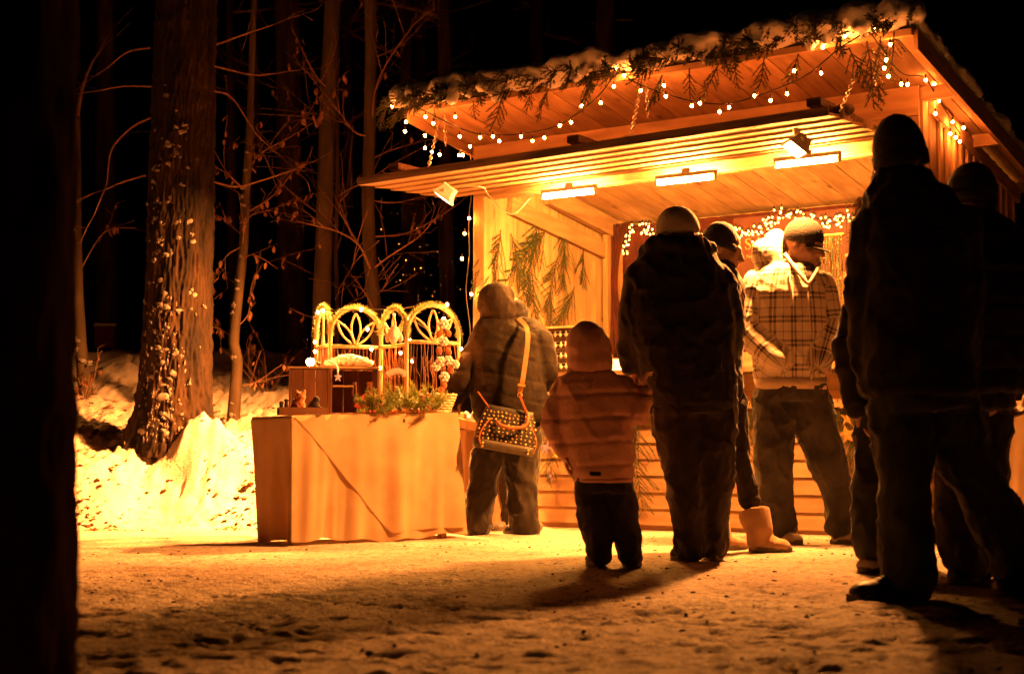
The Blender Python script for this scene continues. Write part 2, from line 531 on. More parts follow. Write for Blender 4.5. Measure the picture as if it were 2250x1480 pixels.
def path_crumbs():
    rng = np.random.default_rng(9)
    n = 1700
    y = rng.uniform(3.5, 9.8, n); x = rng.uniform(-0.36, 0.36, n) * y
    keep = fbm(np.stack([x * 1.2, y * 1.2, np.ones(n)], 1), 3, 15) > rng.uniform(-0.6, 0.5, n)
    x, y = x[keep], y[keep]
    z = ground_z(x, y)
    mb = MB()
    for px, py, pz in zip(x, y, z):
        s = 0.0012 + 0.0065 * rng.random() ** 2.2
        mb.box((px, py, pz + s * 0.3), (s * rng.uniform(1.2, 4), s * 1.4, s * 0.9), Matrix.Rotation(rng.uniform(0, 6.3), 3, 'Z'), taper=0.6)
    o = mb.build('path_litter', noise_mat('dark_litter', (0.03, 0.014, 0.007), (0.09, 0.045, 0.02), 40, 0.9))
    tag(o, 'dark crumbs of bark and grit trodden into the snowy path', 'litter', kind='stuff')
path_crumbs()
# ------------------------------------------------------------------ market stall (local frame: x along the counter, y inwards, z up)
TH = 0.584
MS = Matrix.Translation((-0.275, 10.695, 0)) @ Matrix.Rotation(-TH, 4, 'Z')
MSI = MS.inverted()
W_, D_ = 3.32, 2.08
def roof_z(y): return 2.742 - 0.1435 * y
def sray(px, py):
    o = MSI @ Vector((0, 0, CAM_H)); d = MSI.to_3x3() @ ray(px, py); return o, d
def on_y(px, py, y0):
    o, d = sray(px, py); return o + d * ((y0 - o.y) / d.y)
def on_x(px, py, x0):
    o, d = sray(px, py); return o + d * ((x0 - o.x) / d.x)
def on_z(px, py, z0):
    o, d = sray(px, py); return o + d * ((z0 - o.z) / d.z)

stall = root('market_stall', 'timber market stall with snowy roof and propped-up front flap', 'stall', M=MS)
rs = random.Random(3)
# counter front: lapped boards
z = 0.03
bh = 0.109
for k in range(9):
    mb = MB()
    y0 = -0.028
    jit = rs.uniform(-0.002, 0.002)
    mb.add([(0.06, y0 - 0.015 + jit, z), (W_ - 0.06, y0 - 0.015, z), (W_ - 0.06, y0 - 0.004, z + bh - 0.003), (0.06, y0 - 0.004 + jit, z + bh - 0.003),
            (0.06, 0.0, z), (W_ - 0.06, 0.0, z), (W_ - 0.06, 0.0, z + bh - 0.003), (0.06, 0.0, z + bh - 0.003)],
           [(0, 1, 2, 3), (5, 4, 7, 6), (3, 2, 6, 7), (1, 0, 4, 5), (0, 3, 7, 4), (2, 1, 5, 6)])
    mb.build('clapboard', M['board_x'], stall)
    z += bh
MB().box((W_ / 2, 0.02, 0.5), (W_ - 0.1, 0.03, 0.98)).build('counter_backing', M['dark_wood'], stall)
MB().box((W_ / 2, 0.02, 0.012), (W_ + 0.02, 0.09, 0.03)).build('sill_plank', M['board_x'], stall)
MB().box((W_ / 2, 0.10, 1.040), (W_ + 0.0, 0.52, 0.034)).build('counter_top', M['flap'], stall)
MB().box((W_ / 2, -0.075, 0.80), (W_ - 0.14, 0.075, 0.022)).build('ledge', M['flap'], stall)
# posts
for (x, y) in ((0.05, 0.05), (W_ - 0.05, 0.05), (0.06, D_ - 0.06), (W_ - 0.06, D_ - 0.06)):
    h = roof_z(y) - 0.006
    MB().box((x - (0.012 if x < 1 else -0.012), y, h / 2), (0.094, 0.10, h)).build('post', M['board_z'], stall)
# side walls: upright boards; left inside face and right outside face are seen
def side_wall(x0, out):
    y = 0.105
    while y < D_ - 0.12:
        w = min(rs.uniform(0.135, 0.165), D_ - 0.115 - y)
        h = roof_z(y + w) - 0.012
        off = rs.uniform(-0.006, 0.006)
        mb = MB()
        xa, xb = x0 - 0.011 + off, x0 + 0.011 + off
        ya, yb = y + 0.003, y + w - 0.003
        h0, h1 = roof_z(ya) - 0.012, roof_z(yb) - 0.012
        mb.add([(xa, ya, 0.02), (xb, ya, 0.02), (xb, yb, 0.02), (xa, yb, 0.02), (xa, ya, h0), (xb, ya, h0), (xb, yb, h1), (xa, yb, h1)],
               [(3, 2, 1, 0), (4, 5, 6, 7), (0, 1, 5, 4), (1, 2, 6, 5), (2, 3, 7, 6), (3, 0, 4, 7)])
        mb.build('wall_board', M['board_z'], stall)
        # batten over the joint on the outside
        if out and y > 0.2:
            yy = y
            MB().box((x0 + 0.027 * out, yy, (roof_z(yy) - 0.02) / 2 + 0.01), (0.018, 0.042, roof_z(yy) - 0.04)).build('batten', M['board_z'], stall)
        y += w
side_wall(0.0, 0)
side_wall(W_, 1)
x = 0.115
while x < W_ - 0.12:                                   # back wall boards behind the drape
    w = min(0.18, W_ - 0.115 - x)
    MB().box((x + w / 2, D_, (roof_z(D_) - 0.02) / 2), (w - 0.006, 0.022, roof_z(D_) - 0.03)).build('back_board', M['board_z'], stall)
    x += w
# header above the opening, two boards
for z0, z1, yy in ((2.362, 2.553, -0.012), (2.557, 2.738, -0.016)):
    MB().box((W_ / 2, yy, (z0 + z1) / 2), (W_ - 0.02, 0.024, z1 - z0)).build('header_board', M['board_x'], stall)
MB().box((W_ / 2, 0.06, 2.40), (W_ - 0.22, 0.07, 0.09)).build('lintel', M['board_x'], stall)
# sloping timbers on the left wall inside
def beam_x(a, b, w, h, x0, name='wall_brace'):
    pa, pb = on_x(*a, x0), on_x(*b, x0)
    MB().prism(pa, pb, w, h).build(name, M['board_y'], stall)
beam_x((1120, 452), (1338, 556), 0.045, 0.13, 0.045)
beam_x((1205, 428), (1352, 505), 0.06, 0.15, 0.075, 'wall_plate')
MB().box((0.06, D_ - 0.22, 1.2), (0.05, 0.10, 2.3)).build('wall_stud', M['board_z'], stall)
# right wall plate inside / outer top rail
MB().prism((W_ + 0.03, 0.1, roof_z(0.1) - 0.09), (W_ + 0.03, D_, roof_z(D_) - 0.09), 0.03, 0.10).build('outer_rail', M['board_y'], stall)
# roof boards run front to back
RX0, RX1, RY0, RY1 = -0.02, W_ + 0.20, -0.75, D_ + 0.22
x = RX0
while x < RX1 - 0.02:
    w = min(rs.uniform(0.17, 0.215), RX1 - x)
    dz = rs.uniform(-0.002, 0.002)
    ra, rb = roof_z(RY0) + dz, roof_z(RY1) + dz
    ga = x + 0.004; gb = x + w - 0.004
    MB().add([(ga, RY0, ra), (gb, RY0, ra), (gb, RY1, rb), (ga, RY1, rb), (ga, RY0, ra + 0.022), (gb, RY0, ra + 0.022), (gb, RY1, rb + 0.022), (ga, RY1, rb + 0.022)],
             [(3, 2, 1, 0), (4, 5, 6, 7), (0, 1, 5, 4), (1, 2, 6, 5), (2, 3, 7, 6), (3, 0, 4, 7)]).build('roof_board', M['board_y'], stall)
    x += w
def slab(x0, x1, y0, y1, dz, th):
    a, b = roof_z(y0) + dz, roof_z(y1) + dz
    return MB().add([(x0, y0, a), (x1, y0, a), (x1, y1, b), (x0, y1, b), (x0, y0, a + th), (x1, y0, a + th), (x1, y1, b + th), (x0, y1, b + th)],
                    [(3, 2, 1, 0), (4, 5, 6, 7), (0, 1, 5, 4), (1, 2, 6, 5), (2, 3, 7, 6), (3, 0, 4, 7)])
slab(RX0 - 0.01, RX1 + 0.01, RY0 - 0.02, RY1 + 0.02, 0.027, 0.014).build('roofing_felt', M['roofing'], stall)
slab(RX0, RX1, RY0 - 0.026, RY0 - 0.004, -0.012, 0.038).build('eave_trim', M['board_x'], stall)
slab(RX1 + 0.003, RX1 + 0.027, RY0, RY1, -0.09, 0.115).build('verge_board', M['board_y'], stall)
slab(RX0 - 0.030, RX0 - 0.006, RY0, RY1, -0.06, 0.085).build('verge_board', M['board_y'], stall)
for yy in (0.95,):
    MB().box((W_ + 0.11, yy, roof_z(yy) - 0.05), (0.20, 0.06, 0.08)).build('purlin_end', M['board_x'], stall)
MB().box((W_ + 0.11, 0.02, roof_z(0.02) - 0.05), (0.20, 0.06, 0.08)).build('purlin_end', M['board_x'], stall)

# flap: six lapped boards on cross battens
def flap_z(x): return 2.315 + 0.017 * x
FX0, FX1, FD = -0.20, 3.15, 1.04
flap = MB().prism((FX0, -FD - 0.055, flap_z(FX0) + 0.026), (FX1, -FD - 0.055, flap_z(FX1) + 0.026), 0.014, 0.05).build('flap', M['dark_wood'], stall)
tag(flap, 'propped-up front flap of lapped boards', None)
for bx in (FX0 + 0.28, 1.48, FX1 - 0.10):
    MB().box((bx, -FD / 2 - 0.005, flap_z(bx) + 0.100), (0.085, FD + 0.03, 0.045)).build('batten', M['dark_wood'], flap)
nb = 6
bw = FD / nb
for k in range(nb):
    ya = -0.03 - k * bw; yb = ya - bw - 0.012
    za, zb = 0.017, 0.004                      # outer edge rides on the next board
    if k % 1 == 0:
        mb = MB()
        vs = []
        for xx in (FX0, FX1):
            f0 = flap_z(xx); fa, fb = f0 + za + 0.05 * (1 + ya / FD), f0 + zb + 0.05 * (1 + yb / FD)
            vs += [(xx, ya, fa), (xx, yb, fb), (xx, yb, fb + 0.018), (xx, ya, fa + 0.018)]
        mb.add(vs, [(0, 1, 2, 3), (7, 6, 5, 4), (0, 4, 5, 1), (1, 5, 6, 2), (2, 6, 7, 3), (3, 7, 4, 0)])
        mb.build('flap_board', M['flap'], flap)
for yy in (-0.12, -0.5, -0.88):              # batten ends at the right-hand edge
    MB().box((FX1 + 0.014, yy, flap_z(FX1) + 0.03 + 0.05 * (1 + yy / FD)), (0.024, 0.10, 0.06)).build('end_block', M['flap'], flap)
# dark wood-coloured lumps on top of the flap
for px, py, s in ((1283, 327, 0.10), (1815, 262, 0.09)):
    p = on_y(px, py, -0.95)
    mb = MB()
    for k in range(7):
        mb.ell((p.x + (k - 3) * s * 0.36, -0.88 + rs.uniform(-0.05, 0.05), flap_z(p.x) + 0.075), (s * 0.5, s * 0.6, 0.035))
    link('flap_lump', remesh(mb, 0.012, 3), flap).data.materials.append(M['dark_wood'])

# chains
def chain(a, b, n=None, sag=0.0):
    a, b = Vector(a), Vector(b)
    L = (b - a).length
    n = n or max(4, int(L / 0.028))
    mb = MB()
    t = (b - a).normalized(); s1 = t.orthogonal().normalized(); s2 = t.cross(s1)
    for k in range(n):
        c = a.lerp(b, (k + 0.5) / n)
        side = s1 if k % 2 else s2
        ring = []
        for j in range(9):
            an = 2 * math.pi * j / 8
            ring.append(c + t * math.cos(an) * 0.019 + side * math.sin(an) * 0.010)
        mb.tube(ring, 0.0032, 5, cap=False)
    return mb.build('chain', M['metal'], stall)
def roofhit(px, py, y0):
    p = on_y(px, py, y0); return Vector((p.x, y0, roof_z(y0)))
for (ta, tb, ba) in ((968, 287, (938, 385)), (1408, 200, (1384, 322)), (1902, 110, (1846, 252))):
    t_ = on_y(ta, tb, -0.62); b_ = on_y(*ba, -0.97)
    t_.z = roof_z(-0.62)
    chain(t_, Vector((b_.x, -0.97, flap_z(b_.x) + 0.045)))
    # loose end
    q = Vector((t_.x + 0.05, t_.y - 0.02, roof_z(-0.64)))
    chain(q, q + Vector((0.01, 0, -0.22)))

# ------------------------------------------------------------------ fluorescent tubes under the lintel
tube_mb = MB().tube([(-0.205, 0, 0), (0.205, 0, 0)], 0.011, 12)
tube_me = tube_mb.mesh('tube_glass', M['tube_lit'], True)
hold = MB().box((0, 0, 0.038), (0.44, 0.034, 0.028)).box((-0.212, 0, 0.01), (0.014, 0.028, 0.045)).box((0.212, 0, 0.01), (0.014, 0.028, 0.045)).mesh('fitting', M['lamp_white'])
for (px, py, lb) in ((1250, 428, 'short glowing tube lamp nearest the left wall of the stall'),
                     (1507, 397, 'short glowing tube lamp in the middle above the counter'),
                     (1773, 358, 'short glowing tube lamp beside the right flood lamp')):
    p = on_y(px, py, -0.13)
    r = root('tube_lamp', lb, 'lamp', M=MS @ Matrix.Translation((p.x, -0.13, p.z)), group='tube lamps under the stall roof')
    link('tube', tube_me, r); link('fitting', hold, r)
    MB().box((0, 0, 0.066), (0.05, 0.03, 0.03)).build('hanger', M['lamp_white'], r)

# ------------------------------------------------------------------ flood lamps under the flap
def flood(px, py, y0, aim, watts, label, spread, blaze):
    p = on_y(px, py, y0)
    top = Vector((p.x, y0, flap_z(p.x) - 0.002))
    wp = MS @ Vector((p.x, y0, p.z))
    d = (Vector(aim) - wp).normalized()
    zax = d; xax = Vector((0, 0, 1)).cross(zax).normalized(); yax = zax.cross(xax)
    Mr = Matrix((xax, yax, zax)).transposed().to_4x4(); Mr.translation = wp
    r = root('flood_lamp', label, 'lamp', M=Mr, group='halogen flood lamps under the flap')
    mb = MB()
    # housing: trapezoid box widening to the front (local z = beam)
    mb.add([(-.05, -.035, -.075), (.05, -.035, -.075), (.05, .035, -.075), (-.05, .035, -.075),
            (-.085, -.062, 0.0), (.085, -.062, 0.0), (.085, .062, 0.0), (-.085, .062, 0.0)],
           [(3, 2, 1, 0), (0, 1, 5, 4), (1, 2, 6, 5), (2, 3, 7, 6), (3, 0, 4, 7)])
    for k in range(5):
        mb.box((0, -0.045 + k * 0.0225, -0.07), (0.085, 0.005, 0.03))
    mb.build('housing', M['lamp_white'], r)
    fr = MB()
    for c, s in (((0, -.062, .006), (.18, .012, .016)), ((0, .062, .006), (.18, .012, .016)), ((-.085, 0, .006), (.012, .136, .016)), ((.085, 0, .006), (.012, .136, .016))):
        fr.box(c, s)
    fr.build('rim', M['lamp_white'], r)
    MB().box((0, 0, -0.002), (0.158, 0.112, 0.004)).build('glass', M['flood_glass'], r)
    inv = Mr.inverted()
    tl = inv @ (MS @ top)
    br = MB()
    for sx in (-1, 1):
        br.prism((sx * 0.094, 0, -0.03), Vector((sx * 0.094 * 0.4, 0, -0.03)).lerp(tl, 0.62), 0.006, 0.018, (1, 0, 0))
    br.prism(Vector((0, 0, -0.03)).lerp(tl, 0.55), tl, 0.03, 0.03, (1, 0, 0))
    br.build('bracket', M['lamp_white'], r)
    ld = bpy.data.lights.new('flood_light', 'AREA')
    ld.shape = 'RECTANGLE'; ld.size, ld.size_y = 0.15, 0.10
    ld.energy = watts; ld.color = HALOGEN; ld.spread = R(spread)
    lo = bpy.data.objects.new('flood_light', ld); COL.objects.link(lo)
    lo.parent = r
    lo.matrix_local = Matrix.Translation((0, 0, 0.022)) @ Matrix.Rotation(math.pi, 4, 'X')
    return r, wp
flood(975, 432, -0.78, (-2.0, 10.05, 0.15), FLOOD_LEFT_W, 'white flood lamp at the left end of the flap turned towards the side table', 125, 0)
flood(1748, 325, -0.93, (0.10, 8.15, 0.25), FLOOD_RIGHT_W, 'glaring flood lamp under the right part of the flap', 160, 1)
# white flex looping from the left lamp to the first tube
lp = [on_z(985, 418, 2.31), on_z(1025, 410, 2.31), on_z(1062, 412, 2.31)]
q1, q2, q3 = on_y(1075, 430, -0.2), on_y(1124, 471, 0.0), on_y(1165, 436, 0.1)
o = MB().tube(curve_pts([MS @ p for p in lp] + [MS @ q1, MS @ q2, MS @ q3], 6), 0.0035, 5).build('lamp_cable', M['white_cable'], smooth=True)
tag(o, 'thin white flex looping from the left flood lamp to the tube', 'cable')

# ------------------------------------------------------------------ snow on the roof
def roof_snow():
    rg = random.Random(21)
    mb = MB()
    dz = 0.046
    n = 60
    slabv = slab(RX0 - 0.02, RX1 + 0.0, RY0 + 0.03, RY1, dz + 0.0, 0.075)
    mb.add(slabv.v, slabv.f)
    x = RX0 - 0.04
    while x < RX1:
        r = rg.uniform(0.055, 0.105)
        g = float(fbm([[x * 3.1, 0.3, 0.7]], 3, 5)[0])
        y = RY0 - 0.03 + rg.uniform(-0.04, 0.06)
        mb.ell((x, y, roof_z(y) + dz + 0.070 + 0.025 * g), (r * 1.5, r * 1.3, r * 0.8))
        if g > -0.10:                         # tongues creeping over the edge
            L = rg.uniform(0.03, 0.13)
            mb.capsule((x, y - 0.05, roof_z(y) + dz + 0.09), (x + rg.uniform(-.015, .015), y - 0.115, roof_z(y) + dz + 0.075 - L), r * 0.55, r * 0.30)
        x += rg.uniform(0.03, 0.07)
    y = RY0
    while y < RY1:                            # right verge
        r = rg.uniform(0.03, 0.05)
        mb.ell((RX1 - 0.0, y, roof_z(y) + dz + 0.045), (r * 0.9, r * 1.6, r * 0.9))
        y += 0.06
    me = remesh(mb, 0.017, 3)
    v = get_v(me); nn = get_n(me)
    set_v(me, v + nn * (0.020 * fbm(v * 13, 4, 3) + 0.022 * fbm(v * 4, 2, 8))[:, None])
    me.materials.append(M['snow'])
    o = link('roof_snow', me); o.matrix_world = MS
    tag(o, 'thick ragged snow lying on the stall roof and hanging over its eave', 'snow')
roof_snow()

# ------------------------------------------------------------------ fir sprigs
def fir_mesh(name, L, nside, seed, needle=0.021, mat='needle', droop=0.5, dens=1.7, nw=0.0030):
    """branch hanging along -z from the origin, fan in the x direction"""
    rg = random.Random(seed)
    stem, nd = MB(), MB()
    def needles(pts, ln):
        for i in range(len(pts) - 1):
            a, b = pts[i], pts[i + 1]
            seg = (b - a); t = seg.normalized()
            m = max(1, int(seg.length / 0.0042 * dens))
            s1 = t.orthogonal().normalized(); s2 = t.cross(s1)
            for k in range(m):
                p = a.lerp(b, (k + rg.random()) / m)
                an = rg.uniform(0, 6.283)
                dr = (s1 * math.cos(an) + s2 * math.sin(an)) * 0.85 + t * rg.uniform(0.35, 0.8)
                dr = dr.normalized() * ln * rg.uniform(0.75, 1.15)
                w = dr.cross(t).normalized() * nw
                nd.add([p - w, p + w, p + dr], [(0, 1, 2)])
    def twig(p0, d, ln, r, lvl):
        n = max(3, int(ln / 0.035)); pts = [p0]
        d = d.normalized()
        for k in range(n):
            d = (d + Vector((rg.uniform(-.10, .10), rg.uniform(-.10, .10), -0.10 * droop))).normalized()
            pts.append(pts[-1] + d * (ln / n))
        stem.tube(pts, [r * (1 - 0.75 * k / n) for k in range(n + 1)], 4)
        needles(pts, needle)
        if lvl > 0:
            for k in range(1, n):
                for sd in (-1, 1):
                    if rg.random() < 0.82:
                        q = Vector((sd * rg.uniform(0.7, 1.0), rg.uniform(-.35, .35), 0))
                        dd = d * 0.8 + q * 0.75
                        twig(pts[k], dd, ln * rg.uniform(0.25, 0.5) * (1.1 - 0.7 * k / n), r * 0.55, lvl - 1)
    twig(Vector((0, 0, 0)), Vector((rg.uniform(-.15, .15), rg.uniform(-.1, .1), -1)), L, 0.005, nside)
    n0 = len(nd.v)
    base = len(stem.v)
    vs = stem.v + nd.v
    fs = stem.f + [tuple(i + base for i in f) for f in nd.f]
    me = bpy.data.meshes.new(name); me.from_pydata(vs, [], fs)
    me.materials.append(M['stem']); me.materials.append(M[mat])
    mi = np.zeros(len(fs), np.int32); mi[len(stem.f):] = 1
    me.polygons.foreach_set('material_index', mi); me.update()
    return me
SPRIG = [fir_mesh('fir_sprig', 0.21 + 0.03 * k, 1, 40 + k, mat='needle_dimmed') for k in range(4)]
BRANCH = [fir_mesh('fir_branch', 0.46 + 0.07 * k, 1, 60 + k, needle=0.017, dens=1.6) for k in range(4)]
def place(me, name, Mx, label, cat, group=None):
    o = bpy.data.objects.new(name, me); COL.objects.link(o); o.matrix_world = Mx
    return tag(o, label, cat, group)
def hangM(p, tilt_x=0, tilt_y=0, rz=0, s=1.0):
    return MS @ Matrix.Translation(p) @ Matrix.Rotation(rz, 4, 'Z') @ Matrix.Rotation(tilt_y, 4, 'Y') @ Matrix.Rotation(tilt_x, 4, 'X') @ Matrix.Scale(s, 4)
rg = random.Random(14)
gar = root('eave_garland', 'dark fir garland bedded along the eave under the roof snow', 'garland', M=MS)
def sprig(me, Mx, name='sprig', par=None):
    o = link(name, me, par or gar); o.matrix_basis = MSI @ Mx; return o
x = RX0
while x < RX1 - 0.02:                                    # bedding along the eave under the snow
    y = RY0 - 0.05
    for k in range(2):
        yy = y + rg.uniform(-0.02, 0.05)
        sprig(SPRIG[rg.randrange(4)], hangM((x + rg.uniform(-.05, .05), yy, roof_z(yy) + 0.085 + rg.uniform(-.02, .02)), R(rg.uniform(-80, -25)), R(rg.choice((-1, 1)) * rg.uniform(30, 95)), 0, rg.uniform(0.75, 1.0)))
    x += 0.055
for (px, py, s) in ((1106, 208, 1.05), (955, 235, 0.7), (1040, 222, 0.6), (1165, 195, 0.65), (1205, 195, 0.75), (1290, 175, 0.9), (1455, 165, 1.0), (1515, 150, 0.95), (1580, 140, 0.9),
                    (1615, 140, 0.7), (1680, 125, 0.9), (1755, 118, 0.8), (1865, 105, 1.0), (1905, 90, 1.3), (1935, 80, 1.2), (1965, 70, 0.9)):
    p = on_y(px, py, RY0 - 0.06)
    sprig(SPRIG[rg.randrange(4)], hangM(p, R(rg.uniform(-18, 8)), R(rg.uniform(-22, 22)), R(rg.uniform(-40, 40)), s), 'hanging_sprig')
for k, (px, py, a) in enumerate(((862, 222, 60), (850, 240, 30), (872, 245, 20), (880, 228, 75), (845, 250, 10))):
    sprig(SPRIG[k % 4], hangM(on_y(px, py, RY0 - 0.03), R(-15), R(a), 0, 0.6))
# branches pinned to the left wall inside, from the post towards the back
wb = [(1062, 552, 5, 0.75), (1090, 600, 10, 0.9), (1100, 505, 25, 0.95), (1122, 512, -30, 0.9), (1150, 640, 12, 0.8), (1168, 590, -5, 1.1), (1180, 480, 18, 1.0), (1200, 505, 48, 1.05), (1210, 640, -15, 0.8),
      (1225, 565, 25, 0.9), (1236, 500, 2, 0.85), (1262, 630, 30, 0.85), (1282, 545, -6, 1.1)]
ord = ['first', 'second', 'third', 'fourth', 'fifth', 'sixth', 'seventh', 'eighth', 'ninth', 'tenth', 'eleventh', 'twelfth', 'thirteenth']
for k, (px, py, a, s) in enumerate(wb):
    p = on_x(px, py, 0.045 + 0.01 * (k % 3))
    Mx = MS @ Matrix.Translation(p) @ Matrix.Rotation(R(90), 4, 'Z') @ Matrix.Rotation(R(a), 4, 'Y') @ Matrix.Scale(s, 4)
    place(BRANCH[k % 4], 'fir_branch', Mx, 'green fir branch pinned to the inner left wall, %s from the front post' % ord[k], 'fir branch', 'fir branches on the left wall inside')
# counter front swags
for lb, lst in (('fir swag on the counter front right of the pink child', ((1385, 900, 10, 0.8), (1405, 915, 25, 0.85), (1395, 930, -8, 0.9))),
                ('small fir swag on the counter front between shopper and child', ((1245, 1000, -20, 0.35), (1200, 960, 0, 0.5), (1225, 985, 15, 0.4))),
                ('fir swag on the counter front left of the plaid jacket', ((1630, 872, 85, 0.45), (1650, 880, 35, 0.45), (1635, 890, -5, 0.5), (1655, 895, 12, 0.5))),
                ('fir swag on the counter front behind the gold stars', ((1842, 870, 10, 0.6), (1850, 885, -12, 0.6), (1878, 935, -5, 0.55), (1866, 880, 25, 0.5))),
                ('fir swag on the counter front behind the plaid jacket', ((1560, 880, 60, 0.5), (1750, 880, 80, 0.5)))):
    sw = root('fir_swag', lb, 'fir swag', M=MS, group='fir swags on the counter front')
    for k, (px, py, a, s) in enumerate(lst):
        sprig(BRANCH[(k + 1) % 4], hangM(on_y(px, py, -0.09 - 0.012 * (k % 3)), R(-6), R(a), 0, s), 'fir_branch', sw)

# ------------------------------------------------------------------ strings of lights
bulb_me = MB().ell((0, 0, 0), (0.0072, 0.0072, 0.0080), nu=8, nv=6).mesh('bulb', M['bulb_back'], True)
bulb_big = MB().ell((0, 0, 0), (0.0092, 0.0092, 0.0105), nu=8, nv=6).mesh('bulb_big', M['bulb'], True)
sock_me = MB().tube([(0, 0, 0.008), (0, 0, 0.034)], [0.006, 0.0045], 6).mesh('socket', M['cable'])
def light_string(label, cable_pts, bulbs, group, big=False):
    r = root('light_string', label, 'string lights', M=MS, group=group)
    for cp in cable_pts:
        MB().tube(curve_pts(cp, 6), 0.0045, 5).build('cable', M['cable'], r)
    for b in bulbs:
        o = link('bulb', bulb_big if big else bulb_me, r); o.location = b
        s = link('socket', sock_me, o)
    return r
ye = RY0 - 0.085
E = lambda l, yy=ye: [on_y(a, b, yy) for a, b in l]
cable1 = E([(880, 222), (935, 245), (985, 270), (1040, 292), (1100, 297), (1160, 292), (1220, 278), (1270, 248), (1320, 205), (1352, 160)])
cable2 = E([(1356, 150), (1385, 175), (1420, 192), (1480, 212), (1540, 226), (1600, 228), (1660, 212), (1720, 190), (1780, 160), (1840, 110), (1890, 78)])
bul1 = E([(878, 218), (892, 268), (890, 289), (935, 257), (952, 271), (1000, 257), (1010, 300), (1055, 302), (1097, 310), (1145, 300), (1170, 310), (1196, 303), (1255, 269), (1320, 226), (1349, 190), (1278, 233), (1083, 300), (934, 298), (861, 234),
          (934, 325), (949, 335), (966, 340), (1009, 341), (1017, 341), (1033, 322), (1230, 276)])
bul2 = E([(1365, 136), (1353, 150), (1372, 166), (1408, 199), (1459, 188), (1463, 212), (1520, 233), (1538, 227), (1581, 246), (1602, 236), (1693, 221), (1729, 206), (1745, 156), (1804, 161), (1808, 104), (1857, 81), (1905, 64), (1920, 64), (1658, 211)])
light_string('fairy lights swagged along the left half of the eave', [cable1], bul1, None, True)
light_string('fairy lights swagged along the right half of the eave', [cable2], bul2, None, True)
xv = RX1 - 0.12
cable3 = [on_x(a, b, xv) for a, b in ((1915, 75), (1960, 140), (1990, 165), (2030, 170), (2060, 215), (2085, 255), (2110, 295))]
bul3 = [on_x(a, b, xv) for a, b in ((1947, 132), (1943, 150), (1952, 168), (1980, 185), (1994, 186), (2034, 176), (2053, 187), (2063, 222), (2055, 250), (2066, 216), (2093, 268), (2117, 281), (2088, 294), (2100, 302), (2109, 311), (1956, 98))]
light_string('fairy lights running back under the right verge of the roof', [cable3], bul3, None, True)
cable4 = [on_y(a, b, -0.03) for a, b in ((1035, 330), (1036, 420), (1030, 480), (1031, 560), (1024, 640), (1033, 720), (1035, 800))]
bul4 = [on_y(a, b, -0.05) for a, b in ((1031, 479), (1021, 513), (1015, 568), (1036, 646), (1012, 341))]
light_string('fairy lights hanging down the left front post of the stall', [cable4], bul4, None, True)
# dense cluster swags on the back wall
def cluster(pts, n, seed, spread):
    rg = random.Random(seed); cp = curve_pts([on_y(a, b, D_ - 0.10) for a, b in pts], 10)
    out = []
    for k in range(n):
        p = cp[rg.randrange(len(cp))]
        out.append(p + Vector((rg.gauss(0, spread), rg.uniform(-0.03, 0.02), rg.gauss(0, spread * 0.9))))
    return [cp], out
c, b = cluster(((1372, 560), (1375, 530), (1385, 508), (1420, 505), (1445, 520), (1500, 520), (1550, 515)), 70, 1, 0.030)
light_string('dense lit fairy lights in the left corner of the back wall', c, b, None)
c, b = cluster(((1590, 505), (1630, 513), (1665, 512), (1690, 490), (1725, 475), (1760, 468)), 75, 2, 0.034)
light_string('dense lit fairy lights above the gold lettering', c, b, None)
c, b = cluster(((1790, 478), (1825, 490), (1865, 480), (1900, 490), (1950, 492)), 60, 3, 0.032)
light_string('dense lit fairy lights behind the striped cap', c, b, None)

# ------------------------------------------------------------------ back wall drape, banner with lettering
def drape(name, x0, x1, z0, z1, y0, folds, amp, mat, label, left_curve=None):
    nx, nz = int((x1 - x0) / 0.012), 26
    vs, fs = [], []
    for j in range(nz + 1):
        t = j / nz
        for i in range(nx + 1):
            u = i / nx
            x = x0 + (x1 - x0) * u
            if left_curve: x = left_curve(t, u, x)
            z = z1 + (z0 - z1) * t
            y = y0 - amp * (0.5 + 0.5 * math.sin(u * folds * 6.283 + 1.1 * math.sin(u * 11))) * (0.3 + 0.7 * t)
            vs.append((x, y, z))
    for j in range(nz):
        for i in range(nx):
            a = j * (nx + 1) + i
            fs.append((a, a + 1, a + nx + 2, a + nx + 1))
    o = MB().add(vs, fs).build(name, mat, smooth=True); o.matrix_world = MS
    sm = o.modifiers.new('t', 'SOLIDIFY'); sm.thickness = 0.003
    return tag(o, label, 'drape')
drape('drape', 0.03, W_ - 0.1, 1.10, 2.41, D_ - 0.03, 26, 0.030, M['red_cloth'], 'dark red drape covering the back wall of the stall')
def lc(t, u, x):
    w = 0.20 - 0.17 * math.sin(min(1, t * 1.15) * math.pi) * 0.9
    left = 0.02 - 0.10 * max(0, t - 0.6)
    return 0.10 + (u - 0.5) * (0.30 - 0.22 * math.sin(math.pi * min(1, t * 1.1)) if t < 0.65 else 0.12 + 0.9 * (t - 0.65))
drape('curtain', 0.0, 0.30, 1.32, 2.40, D_ - 0.20, 5, 0.05, M['red_cloth'], 'dark red curtain gathered in the left back corner of the stall', lc)
pa, pb = on_y(1612, 505, D_ - 0.075), on_y(1960, 700, D_ - 0.075)
bn = root('banner', 'maroon banner with gold lettering on the back wall', 'banner', M=MS @ Matrix.Translation((0, 0, 0)))
MB().box(((pa.x + pb.x) / 2, D_ - 0.075, (pa.z + pb.z) / 2 + 0.04), (pb.x - pa.x, 0.006, abs(pa.z - pb.z) + 0.1)).build('panel', M['banner'], bn)
